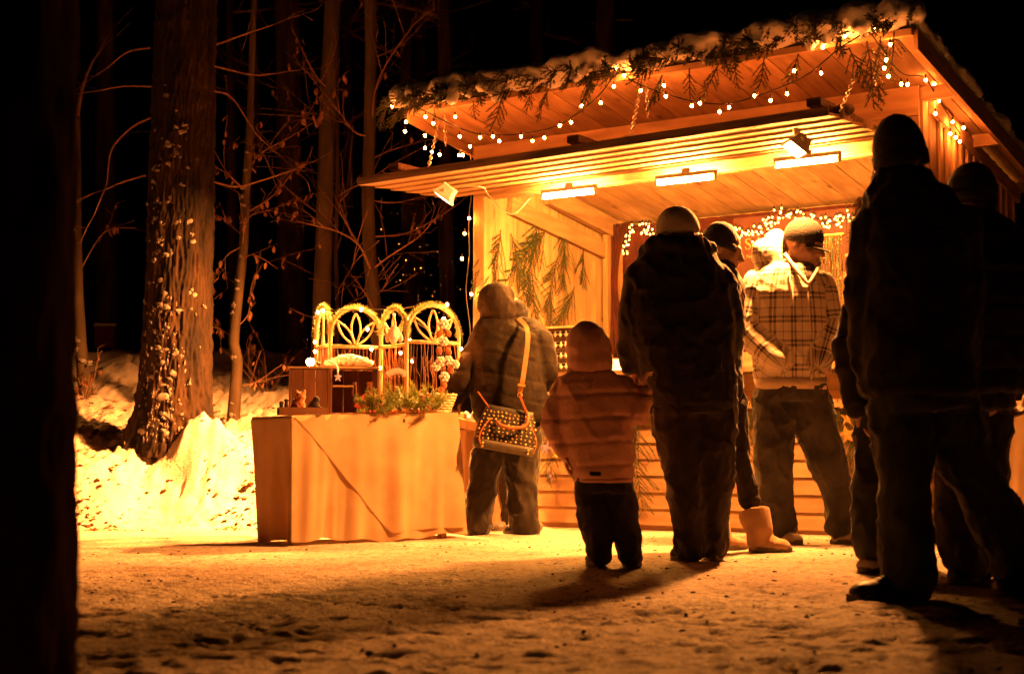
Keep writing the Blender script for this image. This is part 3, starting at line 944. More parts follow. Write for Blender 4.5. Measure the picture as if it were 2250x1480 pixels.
def text(s, p, size, mat, parent, name='lettering', bold=0.0):
    cu = bpy.data.curves.new(name, 'FONT'); cu.body = s; cu.size = size; cu.extrude = 0.001; cu.offset = bold
    ob = bpy.data.objects.new(name, cu); COL.objects.link(ob)
    dg = bpy.context.evaluated_depsgraph_get()
    me = bpy.data.meshes.new_from_object(ob.evaluated_get(dg))
    bpy.data.objects.remove(ob)
    me.materials.clear(); me.materials.append(mat)
    o = link(name, me, parent)
    o.matrix_local = Matrix.Translation(p) @ Matrix.Rotation(R(90), 4, 'X')
    return o
t1 = on_y(1637, 548, D_ - 0.081)
# serif letters drawn as ribbons: S, c, h
def ribbon(pts, w):
    mb = MB(); n = len(pts)
    for i, (x, z, ww) in enumerate(pts):
        if i == 0: dx, dz = pts[1][0] - x, pts[1][1] - z
        elif i == n - 1: dx, dz = x - pts[-2][0], z - pts[-2][1]
        else: dx, dz = pts[i + 1][0] - pts[i - 1][0], pts[i + 1][1] - pts[i - 1][1]
        l = math.hypot(dx, dz) or 1
        ox, oz = -dz / l * ww * w, dx / l * ww * w
        mb.v += [(x + ox, -0.002, z + oz), (x - ox, -0.002, z - oz)]
    mb.f = [(2 * i, 2 * i + 1, 2 * i + 3, 2 * i + 2) for i in range(n - 1)]
    return mb
H_ = 0.083
def letters(p, H):
    S = [(0.62 + 0.0, 0.78, .8), (0.56, 0.93, .7), (0.38, 1.0, .55), (0.18, 0.93, .9), (0.10, 0.77, 1.3), (0.22, 0.60, 1.6), (0.42, 0.47, 1.7), (0.58, 0.30, 1.4), (0.52, 0.10, .9), (0.32, 0.0, .55), (0.12, 0.08, .7), (0.04, 0.26, .8)]
    c = [(1.18, 0.50, 1.2), (1.08, 0.62, .8), (0.95, 0.64, .6), (0.84, 0.54, 1.2), (0.80, 0.33, 1.6), (0.84, 0.12, 1.2), (0.97, 0.0, .7), (1.10, 0.03, .6), (1.20, 0.14, .5)]
    h1 = [(1.30, 1.04, .9), (1.40, 1.03, 1.3), (1.41, 0.5, 1.4), (1.41, 0.0, 1.4)]
    h2 = [(1.42, 0.48, .5), (1.55, 0.63, .8), (1.68, 0.60, 1.2), (1.74, 0.45, 1.4), (1.74, 0.0, 1.4)]
    for l in (S, c, h1, h2):
        q = [(a.x, a.y, a.z) for a in curve_pts([Vector(v) for v in l], 5)] if l not in (h1,) else l
        mb = ribbon(q, 0.055)
        mb.v = [(p.x + v[0] * H, p.y + v[1], p.z + v[2] * H) for v in mb.v]
        mb.build('lettering', M['gold_print'], bn)
letters(t1, H_)
text('Kachl', on_y(1640, 566, D_ - 0.0795), 0.030, M['gold_print'], bn, 'small_lettering', 0.0008)
# hanging star ornament of beads in front of the banner
def bead_star():
    c = on_y(1862, 605, D_ - 0.35)
    r = root('bead_star', 'hanging star ornament of pale beads in front of the maroon banner', 'ornament', M=MS @ Matrix.Translation(c))
    mb = MB()
    for a in range(6):
        for k in range(1, 5):
            mb.ell((math.cos(a * 1.047 + .3) * k * 0.028, 0, math.sin(a * 1.047 + .3) * k * 0.028), 0.012 - 0.001 * k, nu=8, nv=6)
    mb.ell((0, 0, 0), 0.018); mb.ell((0, 0, 0.15), 0.016)
    mb.build('beads', noise_mat('pale_beads', (0.55, 0.33, 0.22), (0.7, 0.45, 0.3), 20, 0.3), r, True)
    MB().tube([(0, 0, 0.16), (0, 0, 0.55)], 0.002, 4).build('thread', M['cable'], r)
bead_star()
# ------------------------------------------------------------------ trees
def bark_mat(name, c1, c2, green=None, zs=0.22, sc=9, bump=0.9):
    m = noise_mat(name, c1, c2, sc, 0.9, bump, 26, stretch=(1, 1, zs), ramp=(0.38, 0.66), spec=0.2)
    return m
M['bark_big'] = bark_mat('furrowed_bark', (0.005, 0.0025, 0.001), (0.024, 0.0115, 0.0045))
M['bark_shaded'] = bark_mat('shaded_black_bark', (0.010, 0.005, 0.003), (0.030, 0.015, 0.008))  # near black: shade put into the bark so lamps leave no rim
M['bark_shaded'].node_tree.nodes['Principled BSDF'].inputs['Specular IOR Level'].default_value = 0.0
M['bark_smooth'] = noise_mat('smooth_beech_bark', (0.030, 0.018, 0.009), (0.060, 0.038, 0.018), 7, 0.8, 0.3, 30, stretch=(1, 1, 0.5))
M['snow_dimmed'] = noise_mat('dimmed_snow', (0.10, 0.085, 0.075), (0.22, 0.19, 0.175), 30, 0.9, 0.6, 90, spec=0.1)  # snow colour dimmed because the left flood lamp overlights it
M['bark_dark'] = bark_mat('dark_spruce_bark', (0.025, 0.013, 0.008), (0.07, 0.036, 0.02))
M['leaf'] = noise_mat('dry_beech_leaf', (0.20, 0.085, 0.035), (0.38, 0.17, 0.08), 18, 0.6, rand=0.3, transl=0.35)

def trunk_mesh(name, pts, rad, nu, nv, mat, ridge=0.0, lump=0.0, seed=0, flare=None):
    cp = [Vector(p) for p in pts]
    # resample
    L = [0]
    for a, b in zip(cp, cp[1:]): L.append(L[-1] + (b - a).length)
    out, rr = [], []
    for j in range(nv + 1):
        t = L[-1] * (j / nv) ** 1.25
        k = max(0, min(len(cp) - 2, sum(1 for q in L[1:-1] if q <= t)))
        f = (t - L[k]) / max(1e-6, L[k + 1] - L[k])
        out.append(cp[k].lerp(cp[k + 1], f)); rr.append(rad[k] * (1 - f) + rad[k + 1] * f)
    th = np.linspace(0, 2 * np.pi, nu, endpoint=False)
    C = np.array([tuple(p) for p in out]); Rr = np.array(rr)
    co = np.zeros((nv + 1, nu, 3))
    h = C[:, 2] - C[0, 2]
    for i, a in enumerate(th):
        r = Rr.copy()
        if flare:                             # root buttresses
            for (ang, amt, hh) in flare:
                d = np.abs((a - ang + np.pi) % (2 * np.pi) - np.pi)
                r = r + amt * np.exp(-(d / 0.42) ** 2) * np.exp(-h / hh)
        co[:, i, 0] = C[:, 0] + np.cos(a) * r
        co[:, i, 1] = C[:, 1] + np.sin(a) * r
        co[:, i, 2] = C[:, 2]
    flat = co.reshape(-1, 3)
    ang = np.tile(th, nv + 1)
    zz = flat[:, 2]
    q = np.stack([np.cos(ang) * 5.5, np.sin(ang) * 5.5, zz * 1.1 + seed], 1)
    d = 0
    if ridge:
        n = fbm(q * (1.7, 1.7, 4.2), 4, seed)
        rid = 1 - np.abs(n)
        d = d + ridge * (rid ** 2 - 0.55) + ridge * 0.35 * fbm(q * (4, 4, 9), 3, seed + 5)
    if lump:
        d = d + lump * fbm(q * (0.3, 0.3, 0.8), 3, seed + 9)
    nrm = np.stack([np.cos(ang), np.sin(ang), np.zeros_like(ang)], 1)
    flat = flat + nrm * np.asarray(d).reshape(-1, 1)
    fs = []
    for j in range(nv):
        for i in range(nu):
            i2 = (i + 1) % nu
            fs.append((j * nu + i, j * nu + i2, (j + 1) * nu + i2, (j + 1) * nu + i))
    fs.append(tuple(range(nu))[::-1]); fs.append(tuple(nv * nu + i for i in range(nu)))
    mb = MB(); mb.v = [tuple(v) for v in flat]; mb.f = fs
    return mb.mesh(name, mat, True), flat.reshape(nv + 1, nu, 3), nrm.reshape(nv + 1, nu, 3)

def twigs(mb, p, d, L, r, lvl, rg, droop=0.0, ends=None, wig=0.25, minr=0.0016):
    n = max(3, int(L / 0.12)); pts = [Vector(p)]; d = Vector(d).normalized(); dirs = [d]
    for k in range(n):
        d = (d + Vector((rg.uniform(-wig, wig), rg.uniform(-wig, wig), rg.uniform(-wig, wig) - droop)) * 0.6).normalized()
        pts.append(pts[-1] + d * L / n); dirs.append(d)
    rad = [max(minr, r * (1 - 0.8 * k / n)) for k in range(n + 1)]
    mb.tube(pts, rad, 5 if r > 0.006 else 3)
    if ends is not None:
        for k in range(1, n + 1): ends.append((pts[k], dirs[k], lvl))
    if lvl > 0:
        for k in range(1, n + 1):
            if rg.random() < 0.75:
                side = Vector((rg.uniform(-1, 1), rg.uniform(-.6, .6), rg.uniform(-.5, 1))).normalized()
                twigs(mb, pts[k], dirs[k] * 0.7 + side * 0.8, L * rg.uniform(0.3, 0.55), rad[k] * 0.6, lvl - 1, rg, droop, ends, wig, minr)

leaf_me = MB().add([(0, 0, 0), (0.014, 0.003, -0.018), (0.013, -0.004, -0.040), (0, 0.002, -0.060), (-0.013, -0.004, -0.040), (-0.014, 0.003, -0.018), (0, -0.008, -0.03)],
                   [(0, 1, 6), (1, 2, 6), (2, 3, 6), (3, 4, 6), (4, 5, 6), (5, 0, 6)]).mesh('leaf', M['leaf'])

def upper_crown(mb, top, r, rg, n=9, L=1.8):
    """limbs above the picture so that the tree is whole"""
    for k in range(n):
        a = rg.uniform(0, 6.28)
        twigs(mb, Vector(top) - Vector((0, 0, rg.uniform(0.0, 3.5))), (math.cos(a), math.sin(a), rg.uniform(0.1, 0.7)), L * rg.uniform(0.6, 1.1), r * 0.4, 1, rg, 0.0, None, 0.2, 0.004)

def snow_blobs(flat, nrm, n, seed, zr, face, smin, smax, name, parent, conc=None, tall=False):
    """snow driven onto the bark: flat lumps stuck on the surface"""
    rg = random.Random(seed); mb = MB()
    nv, nu, _ = flat.shape
    done = 0; tries = 0
    while done < n and tries < n * 60:
        tries += 1
        j, i = rg.randrange(nv), rg.randrange(nu)
        p, q = flat[j, i], nrm[j, i]
        if not (zr[0] < p[2] < zr[1]): continue
        if q[1] > 0.25: continue
        w = math.exp(-((math.atan2(q[1], q[0]) - face) / 0.62) ** 2)
        if conc: w *= conc(p[2])
        if rg.random() > w: continue
        s = rg.uniform(smin, smax) * (1.7 if rg.random() < 0.12 else 1)
        nn = Vector(q); t = Vector((0, 0, 1)).cross(nn).normalized()
        M3 = Matrix((t, nn, Vector((0, 0, 1)))).transposed()
        a, b = (rg.uniform(0.8, 2.2), rg.uniform(0.5, 1.2)) if not tall else (rg.uniform(0.4, 0.8), rg.uniform(0.9, 2.6))
        c = Vector(p) + nn * 0.002
        mb.ell(c, (s * a, s * 0.34, s * b), M3 @ Matrix.Rotation(rg.uniform(-.6, .6) * (0.4 if tall else 1), 3, 'Y'), 8, 5)
        for e in range(rg.randrange(1, 4)):
            mb.ell(c + t * rg.uniform(-1.6, 1.6) * s + Vector((0, 0, rg.uniform(-1.2, 1.2) * s)), (s * rg.uniform(.3, .8), s * 0.28, s * rg.uniform(.3, .7)), M3, 6, 4)
        done += 1
    o = mb.build(name, M['snow_dimmed'], parent, True, local=False)
    o['kind'] = 'stuff'
    return o

# --- foreground trunk, close to the camera, out of focus
r = root('foreground_tree', 'dark out-of-focus tree trunk filling the left edge', 'tree', (-1.10, 2.75, 0))
me, fl_, nr_ = trunk_mesh('trunk', [(-1.145, 2.75, -0.1), (-1.115, 2.75, 0.35), (-1.13, 2.75, 1.2), (-1.15, 2.75, 3), (-1.1, 2.75, 6.5)], [0.335, 0.30, 0.29, 0.285, 0.18], 72, 150, M['bark_shaded'], 0.018, 0.02, 3)
link('trunk', me, r, False)
mb = MB(); upper_crown(mb, (-1.1, 2.75, 6.5), 0.12, random.Random(1)); mb.build('crown', M['bark_dark'], r, local=False)

# --- big snow-dappled trunk
bx, by = P(392, 1000, 11.0).x, 11.0
bz = gz(bx, by) - 0.10
r = root('snow_dappled_tree', 'thick furrowed trunk dappled with snow beside the snow bank', 'tree', (bx, by, bz))
cx = [P(q, 500, 11.0).x for q in (385, 391, 396, 398, 402)]
me, fl_, nr_ = trunk_mesh('trunk', [(cx[0], by, bz), (cx[1], by, bz + 0.5), (cx[2], by, bz + 1.4), (cx[3], by, bz + 2.4), (cx[4], by, 4.2), (cx[4] + .02, by, 8.5)],
                          [0.285, 0.262, 0.243, 0.236, 0.218, 0.12], 208, 520, M['bark_big'], 0.026, 0.012, 11,
                          flare=[(-0.55, 0.30, 0.24), (-2.7, 0.17, 0.20), (-1.7, 0.06, 0.25), (0.9, 0.2, 0.25), (2.2, 0.2, 0.25)])
link('trunk', me, r, False)
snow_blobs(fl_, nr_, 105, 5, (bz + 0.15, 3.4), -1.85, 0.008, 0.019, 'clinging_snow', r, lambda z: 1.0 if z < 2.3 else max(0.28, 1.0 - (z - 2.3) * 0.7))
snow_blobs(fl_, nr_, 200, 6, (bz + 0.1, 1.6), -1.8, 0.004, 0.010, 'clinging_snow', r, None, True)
mb = MB(); upper_crown(mb, (bx, by, 8.3), 0.1, random.Random(2))
rgt = random.Random(31)
for pts in (((330, 105), (280, 115), (235, 150)), ((335, 190), (270, 190), (215, 200)), ((350, 250), (290, 280), (245, 330), (235, 400), (220, 440)), ((320, 385), (270, 400), (235, 415)),
            ((470, 145), (510, 155), (560, 165), (605, 162)), ((470, 100), (540, 75), (600, 55)), ((470, 200), (510, 215), (560, 290), (600, 330)), ((470, 400), (520, 410), (580, 395), (640, 375))):
    mb.tube(curve_pts([P(a, b, 11.0) for a, b in pts], 5), [0.009 * (1 - 0.6 * k / (5 * (len(pts) - 1))) for k in range(5 * (len(pts) - 1) + 1)], 5)
    e = P(*pts[-1], 11.0)
    twigs(mb, e, (e - P(*pts[-2], 11.0)), 0.35, 0.004, 1, rgt)
mb.build('crown', M['twig'], r, local=False)
# --- slender trunks
def slim_tree(name, label, px, Y, w0, w1, mat, branches=(), seed=0, top=8.0, nu=14, group=None, twig=True, leaves=0, base_py=None, snow=0):
    """px: list of (x, y) down the trunk in the photo, top first"""
    rg = random.Random(seed)
    pts = [P(a, b, Y) for a, b in px][::-1]
    g = gz(pts[0].x, Y) - 0.05
    if pts[0].z > g + 0.06:
        pts = [Vector((pts[0].x - (pts[1].x - pts[0].x) * 0.2, Y, g))] + pts
    tp = pts[-1]
    if top > tp.z + 0.2:
        d = (pts[-1] - pts[-2]).normalized()
        pts.append(Vector((tp.x + d.x * 0.4 * (top - tp.z), Y, top)))
    n = len(pts)
    zt = [p.z for p in pts]
    rad = [w0 + (w1 - w0) * min(1, (z - zt[0]) / 3.2) for z in zt]
    rad[-1] = w1 * 0.55
    rad[0] *= 1.25
    r = root(name, label, 'tree', (pts[0].x, Y, pts[0].z), group=group)
    me, fl_, nr_ = trunk_mesh('trunk', pts, rad, nu, 60, mat, w0 * 0.03, w0 * 0.12, seed)
    link('trunk', me, r, False)
    mb = MB(); ends = []
    for (poly, rr, lv) in branches:
        pp = [P(a, b, Y + dy) for (a, b, dy) in poly]
        c = curve_pts(pp, 5)
        rads = [max(0.0018, rr * (1 - 0.75 * k / (len(c) - 1))) for k in range(len(c))]
        mb.tube(c, rads, 6)
        for k in range(3, len(c)):
            d = (c[k] - c[k - 1]).normalized()
            ends.append((c[k], d, 1))
            if lv and rg.random() < 0.5:
                s = Vector((rg.uniform(-.6, .6), rg.uniform(-.7, .7), rg.uniform(-.3, .9)))
                twigs(mb, c[k], d * 0.8 + s, rg.uniform(0.15, 0.45), rads[k] * 0.6, lv - 1, rg, 0, ends)
    if twig:
        upper_crown(mb, pts[-1], w1, rg, 7, 1.4)
    else:
        twigs(mb, pts[-1], (0, 0, 1), 0.8, w1 * 0.5, 1, rg)
    mb.build('crown', M['twig'], r, local=False)
    for k in range(leaves):
        p, d, lv = ends[rg.randrange(len(ends))]
        o = link('leaf', leaf_me, r, False)
        s = rg.uniform(0.7, 1.35)
        o.matrix_basis = Matrix.Translation(p + Vector((rg.uniform(-.02, .02), rg.uniform(-.02, .02), -0.003))) @ Matrix.Rotation(rg.uniform(0, 6.28), 4, 'Z') @ Matrix.Rotation(rg.uniform(-.7, .7), 4, 'X') @ Matrix.Scale(s, 4)
    if snow:
        snow_blobs(fl_, nr_, snow, seed, (g, 3.0), -2.0, 0.010, 0.022, 'clinging_snow', r)
    return r, ends

slim_tree('sapling', 'leaning pale sapling stump between the dark trunk and the dappled trunk', [(168, 560), (170, 650), (178, 760), (192, 890)], 12.6, 0.055, 0.04, M['bark_smooth'],
          [([(170, 640, 0), (150, 600, -.1), (120, 590, -.2)], 0.008, 1), ([(172, 600, 0), (230, 510, 0.1), (300, 500, .2)], 0.007, 2), ([(182, 830, 0), (165, 820, -.05), (150, 815, -.1)], 0.004, 1)], 4, top=3.4, twig=False, leaves=14, snow=8)
br = [([(540, 420, 0), (500, 380, -.1), (470, 330, -.1)], 0.008, 2), ([(538, 470, 0), (600, 430, .1), (650, 370, .2)], 0.008, 2), ([(535, 520, 0), (490, 480, .1), (468, 470, .1)], 0.007, 2),
      ([(540, 440, 0), (560, 350, .1), (640, 300, .1), (720, 250, .2)], 0.008, 2), ([(530, 570, 0), (560, 560, -.1), (610, 590, -.1)], 0.006, 2), ([(533, 540, 0), (500, 560, -.1), (480, 590, .1)], 0.006, 2),
      ([(512, 745, 0), (490, 725, .1), (470, 718, .1)], 0.006, 1), ([(520, 720, 0), (545, 690, .1), (550, 640, .1)], 0.004, 1), ([(530, 560, 0), (545, 480, -.1), (600, 460, -.1)], 0.006, 2), ([(505, 850, 0), (560, 840, .1), (620, 800, .2)], 0.004, 1)]
slim_tree('beech_sapling', 'slender beech sapling still holding brown leaves right of the dappled trunk', [(548, 300), (540, 420), (535, 540), (522, 660), (513, 750), (522, 790), (510, 960)], 11.9, 0.048, 0.028, M['bark_smooth'], br, 12, top=4.6, twig=False, leaves=170, snow=16)
br2 = [([(818, 600, 0), (790, 540, -.3), (745, 510, -.5), (690, 495, -.6), (650, 485, -.6)], 0.010, 2), ([(790, 540, -.3), (760, 490, -.4), (745, 450, -.4), (770, 420, -.4)], 0.007, 1), ([(820, 590, 0), (860, 560, -.3), (920, 520, -.4), (965, 470, -.5)], 0.009, 2),
       ([(822, 520, 0), (900, 510, .1), (990, 460, .1), (1040, 420, .2)], 0.008, 2), ([(825, 690, 0), (800, 640, -.2), (775, 625, -.2)], 0.006, 1), ([(825, 650, 0), (850, 625, -.2), (855, 620, -.2)], 0.005, 1),
       ([(815, 300, 0), (780, 290, -.1), (740, 240, -.2), (700, 190, -.3), (650, 130, -.3)], 0.009, 2), ([(815, 290, 0), (830, 180, -.1), (890, 80, -.2), (960, 0, -.2)], 0.009, 2), ([(812, 110, 0), (830, 60, 0), (790, 0, .1)], 0.008, 1),
       ([(815, 350, 0), (860, 330, .1), (930, 310, .2), (1000, 300, .2)], 0.007, 2), ([(812, 440, 0), (870, 445, .1), (960, 425, .1)], 0.007, 1), ([(815, 130, 0), (880, 100, .2), (940, 40, .2)], 0.008, 2)]
slim_tree('slim_beech', 'slim pale trunk with lit twigs just left of the flap corner', [(812, -60), (815, 120), (812, 300), (808, 450), (812, 560), (822, 660), (836, 800)], 12.4, 0.062, 0.050, M['bark_smooth'], br2, 20, top=7.5, leaves=14)
br3 = [([(700, 700, 0), (665, 690, -.3), (635, 675, -.4)], 0.006, 0), ([(725, 200, 0), (690, 160, -.2), (640, 60, -.3)], 0.009, 2), ([(722, 300, 0), (680, 260, .2), (560, 250, .4)], 0.009, 2), ([(715, 480, 0), (650, 430, .2), (600, 380, .3), (560, 290, .4)], 0.010, 2)]
slim_tree('young_tree', 'grey trunk rising behind the left end of the willow screen', [(735, -60), (722, 160), (716, 400), (708, 620), (702, 800)], 12.9, 0.082, 0.068, M['bark_smooth'], br3, 25, top=7.5, leaves=24)
slim_tree('thin_stem', 'thin dark stem between the grey trunk and the slim pale trunk', [(742, 100), (741, 400), (737, 560), (742, 690), (738, 800)], 13.3, 0.022, 0.016, M['bark_dark'], [([(738, 560, 0), (760, 470, .1), (745, 400, .1), (760, 330, .1)], 0.006, 2)], 26, top=5)
for k, (px, Y, w, sd) in enumerate(([[(632, -60), (635, 400), (645, 780)], 17.0, 0.17, 41], [[(975, -60), (978, 400), (985, 700)], 17.5, 0.10, 42], [[(890, -60), (893, 400), (900, 700)], 20.0, 0.09, 43], [[(1330, -60), (1332, 200)], 19.0, 0.16, 44],
                                   [[(560, -60), (558, 400), (570, 700)], 21.0, 0.08, 45], [[(925, -60), (920, 640)], 23.0, 0.10, 46], [[(760, -60), (770, 700)], 24.0, 0.10, 47], [[(230, -60), (235, 800)], 19.0, 0.13, 48], [[(505, -60), (512, 700)], 18.0, 0.06, 49], [[(1180, -60), (1180, 300)], 23.0, 0.14, 50])):
    px = [tuple(q) for q in px]
    slim_tree('forest_tree', ['broad dark forest trunk behind the grey trunk', 'dark forest trunk seen left of the stall post', 'faint far trunk left of the post under the flap', 'dark forest trunk rising above the middle of the stall roof', 'faint thin trunk right of the beech sapling',
              'faint far trunk between the flap corner and the post', 'faint far trunk behind the slim pale trunk', 'faint trunk between the two left trunks', 'thin dark stem right of the dappled trunk', 'faint far trunk above the left part of the roof'][k], px, Y, w, w * 0.8, M['bark_dark'],
              [([(px[0][0], 200, 0), (px[0][0] - 60, 180, .2), (px[0][0] - 130, 120, .3)], 0.012, 1), ([(px[0][0], 330, 0), (px[0][0] + 70, 290, .2), (px[0][0] + 150, 300, .3)], 0.012, 1)] if k < 9 and k != 3 else [], sd, top=9, group='forest trunks in the dark')

# loose leafy twigs between the trunks (undergrowth)
def shrub(name, label, px, py, Y, seed, n, leaves, spread=0.5, h=0.7):
    rg = random.Random(seed)
    b = P(px, py, Y); b.z = gz(b.x, Y) - 0.02
    r = root(name, label, 'shrub', tuple(b))
    mb, ends = MB(), []
    for k in range(n):
        twigs(mb, b, (rg.uniform(-spread, spread), rg.uniform(-.3, .3), 1), h * rg.uniform(0.6, 1.1), 0.006, 2, rg, 0, ends)
    mb.build('twigs', M['twig'], r, local=False)
    for k in range(leaves):
        p, d, lv = ends[rg.randrange(len(ends))]
        o = link('leaf', leaf_me, r, False)
        o.matrix_basis = Matrix.Translation(p) @ Matrix.Rotation(rg.uniform(0, 6.28), 4, 'Z') @ Matrix.Rotation(rg.uniform(-.7, .7), 4, 'X')
shrub('undergrowth', 'leafy undergrowth on the snow right of the beech sapling', 590, 830, 13.2, 3, 6, 22, 0.9, 0.6)
shrub('undergrowth', 'thin twigs at the foot of the leaning sapling', 185, 870, 12.4, 4, 5, 14, 0.8, 0.35)

# far board with snow on its upper edge
c = P(230, 738, 17.0)
r = root('notice_board', 'dark reddish board with snow along its top far behind in the wood', 'board', (c.x, 17.0, gz(c.x, 17)))
zt = c.z + 0.12
MB().box((c.x, 17.0, zt - 0.13), (0.22, 0.03, 0.26)).build('panel', noise_mat('red_board', (0.10, 0.025, 0.012), (0.16, 0.04, 0.02), 6, 0.8), r, local=False)
for s in (-0.09, 0.09):
    MB().box((c.x + s, 17.03, (zt + gz(c.x, 17)) / 2), (0.03, 0.03, zt - gz(c.x, 17) + 0.02)).build('post', M['dark_wood'], r, local=False)
mb = MB()
for k in range(6): mb.ell((c.x - 0.10 + k * 0.04, 17.0, zt + 0.012), (0.035, 0.03, 0.018))
mb.build('snow', M['snow'], r, True, local=False)
# ------------------------------------------------------------------ side table with cloth
M['burlap'] = noise_mat('tan_tablecloth', (0.50, 0.33, 0.18), (0.62, 0.43, 0.25), 4, 0.9, 0.5, 240, transl=0.35, sheen=0.2)
M['white'] = noise_mat('white_felt', (0.72, 0.70, 0.68), (0.86, 0.85, 0.83), 20, 0.9, 0.3)
M['red'] = noise_mat('red_paint', (0.30, 0.03, 0.015), (0.42, 0.05, 0.025), 9, 0.5)
M['gold'] = noise_mat('gold_foil', (0.60, 0.38, 0.10), (0.75, 0.50, 0.16), 14, 0.35, metallic=0.6)
M['blue'] = noise_mat('blue_felt', (0.22, 0.20, 0.36), (0.34, 0.32, 0.52), 20, 0.8)
M['dark_felt'] = noise_mat('dark_felt', (0.018, 0.014, 0.016), (0.05, 0.035, 0.03), 20, 0.9)
M['plush'] = noise_mat('orange_plush', (0.32, 0.10, 0.035), (0.50, 0.19, 0.07), 40, 0.95, 0.8, 120, sheen=0.5)
M['glass'] = noise_mat('pale_glass', (0.45, 0.46, 0.40), (0.62, 0.62, 0.54), 20, 0.1, spec=0.8)

def cloth_table(label, A, ang, lx, ly, zt, seed, legs=True, over=False, zt2=None):
    MT = Matrix.Translation((A[0], A[1], 0)) @ Matrix.Rotation(ang, 4, 'Z')
    r = root('side_table', label, 'table', M=MT)
    zr = zt2 or zt
    MB().add([(0.01, 0.01, zt - 0.025), (lx - 0.01, 0.01, zr - 0.025), (lx - 0.01, ly - 0.01, zr - 0.025), (0.01, ly - 0.01, zt - 0.025), (0.01, 0.01, zt - 0.004), (lx - 0.01, 0.01, zr - 0.004), (lx - 0.01, ly - 0.01, zr - 0.004), (0.01, ly - 0.01, zt - 0.004)],
             [(3, 2, 1, 0), (4, 5, 6, 7), (0, 1, 5, 4), (1, 2, 6, 5), (2, 3, 7, 6), (3, 0, 4, 7)]).build('table_top', M['board_x'], r)
    for x, y in ((0.06, 0.06), (lx - 0.06, 0.06), (lx - 0.06, ly - 0.06), (0.06, ly - 0.06)):
        MB().box((x, y, (zt - 0.03) / 2), (0.04, 0.04, zt - 0.03)).build('leg', M['board_z'], r)
    rg = random.Random(seed)
    # skirt
    per = []
    corners = [(0, 0), (lx, 0), (lx, ly), (0, ly)]
    for k in range(4):
        a, b = Vector(corners[k]), Vector(corners[(k + 1) % 4])
        n = int((b - a).length / 0.009)
        for i in range(n): per.append((a.lerp(b, i / n), k, i / n))
    n = len(per); nz = 34
    vs, fs = [], []
    cx, cy = lx / 2, ly / 2
    ph = [rg.uniform(0, 6.28) for _ in range(6)]
    for j in range(nz + 1):
        t = j / nz
        for i, (p, k, f) in enumerate(per):
            out = Vector(((0, -1), (1, 0), (0, 1), (-1, 0))[k])
            cd = min(f, 1 - f)
            if cd < 0.12:
                nb = Vector(((0, -1), (1, 0), (0, 1), (-1, 0))[(k + (1 if f > 0.5 else -1)) % 4])
                out = (out + nb * (0.5 * (1 - cd / 0.12))).normalized()
            s = i * 0.009
            w = 0.020 * math.sin(s * 9 + ph[0]) + 0.021 * math.sin(s * 21 + ph[1] + 2 * t) + 0.010 * math.sin(s * 43 + ph[2])
            w += 0.012 * math.sin(s * 62 + 3 * t) * (math.exp(-((s - 0.18) / 0.15) ** 2) if k == 0 else (0.8 if k == 3 else 0.3))
            corner = math.exp(-(cd / 0.09) ** 2)
            side = (0.012, 0.055, -0.07, -0.075)[k]
            flare = 0.012 + side * t + (0.030 if (k == 1 or (k == 0) or (k == 2 and f < 0.5)) else 0.0) * corner * t + w * (t ** 0.8) * (1.0 if k != 0 else 0.75)
            rt = 0.018
            ztop = zt + (zr - zt) * (p.x / lx)
            if j == 0: q = p + out * 0.002; z = ztop
            else:
                q = p + out * (flare if k >= 2 else max(0.003, flare)); z = ztop - 0.004 - (ztop - 0.020 + 0.012 * math.sin(s * 6 + ph[3]) + 0.008 * math.sin(s * 23)) * t
            vs.append((q.x, q.y, z))
    for j in range(nz):
        for i in range(n):
            i2 = (i + 1) % n
            fs.append((j * n + i, (j + 1) * n + i, (j + 1) * n + i2, j * n + i2))
    fs.append(tuple(range(n)))
    tag(MB().add(vs, fs).build('tablecloth', M['burlap'], r, True), None, None)
    # smooth shading with a crisp top edge
    me = r.children[-1].data
    for pl in me.polygons:
        if len(pl.vertices) > 4: pl.use_smooth = False
    if over:                                    # upper layer of cloth with a slanting hem
        vs, fs = [], []
        nx, nz = 60, 30
        for j in range(nz + 1):
            t = j / nz
            for i in range(nx + 1):
                u = i / nx
                x0 = 0.005 + 0.66 * t ** 0.95
                x = x0 + (lx + 0.0 + 0.045 * t - x0) * u
                s = x * 7
                w = 0.020 * math.sin(x * 9 + ph[0]) + 0.021 * math.sin(x * 21 + ph[1] + 2 * t) + 0.010 * math.sin(x * 43 + ph[2])
                y = -(0.016 + 0.012 * t + max(-0.004, w * t ** 0.8 * 0.75) + 0.030 * t * math.exp(-((lx - x) / lx / 0.09) ** 2) + 0.001 * math.exp(-(u / 0.05) ** 2))
                z = (zt + (zr - zt) * x / lx) + 0.002 - (zt - 0.022 + 0.010 * math.sin(x * 5)) * t
                vs.append((x, y, z))
        for j in range(nz):
            for i in range(nx):
                a = j * (nx + 1) + i
                fs.append((a, a + 1, a + nx + 2, a + nx + 1))
        MB().add(vs, fs).build('cloth_overlap', M['burlap'], r, True)
    return r, MT
T_ANG = math.atan2(0.646, 0.763)
ZT, ZT2 = 0.718, 0.752
tab, MT = cloth_table('side table under a tan cloth heaped with decorations', (-1.233, 8.25), T_ANG, 1.17, 0.42, ZT, 3, over=True, zt2=ZT2)
cloth_table('narrow cloth-covered table behind the shopper with the studded bag', (-0.30, 9.62), R(20), 0.34, 0.5, 0.66, 5)
cloth_table('brightly lit cloth-covered table at the right edge behind the tall man', (2.47, 7.85), R(-62), 0.9, 0.5, 0.78, 6)

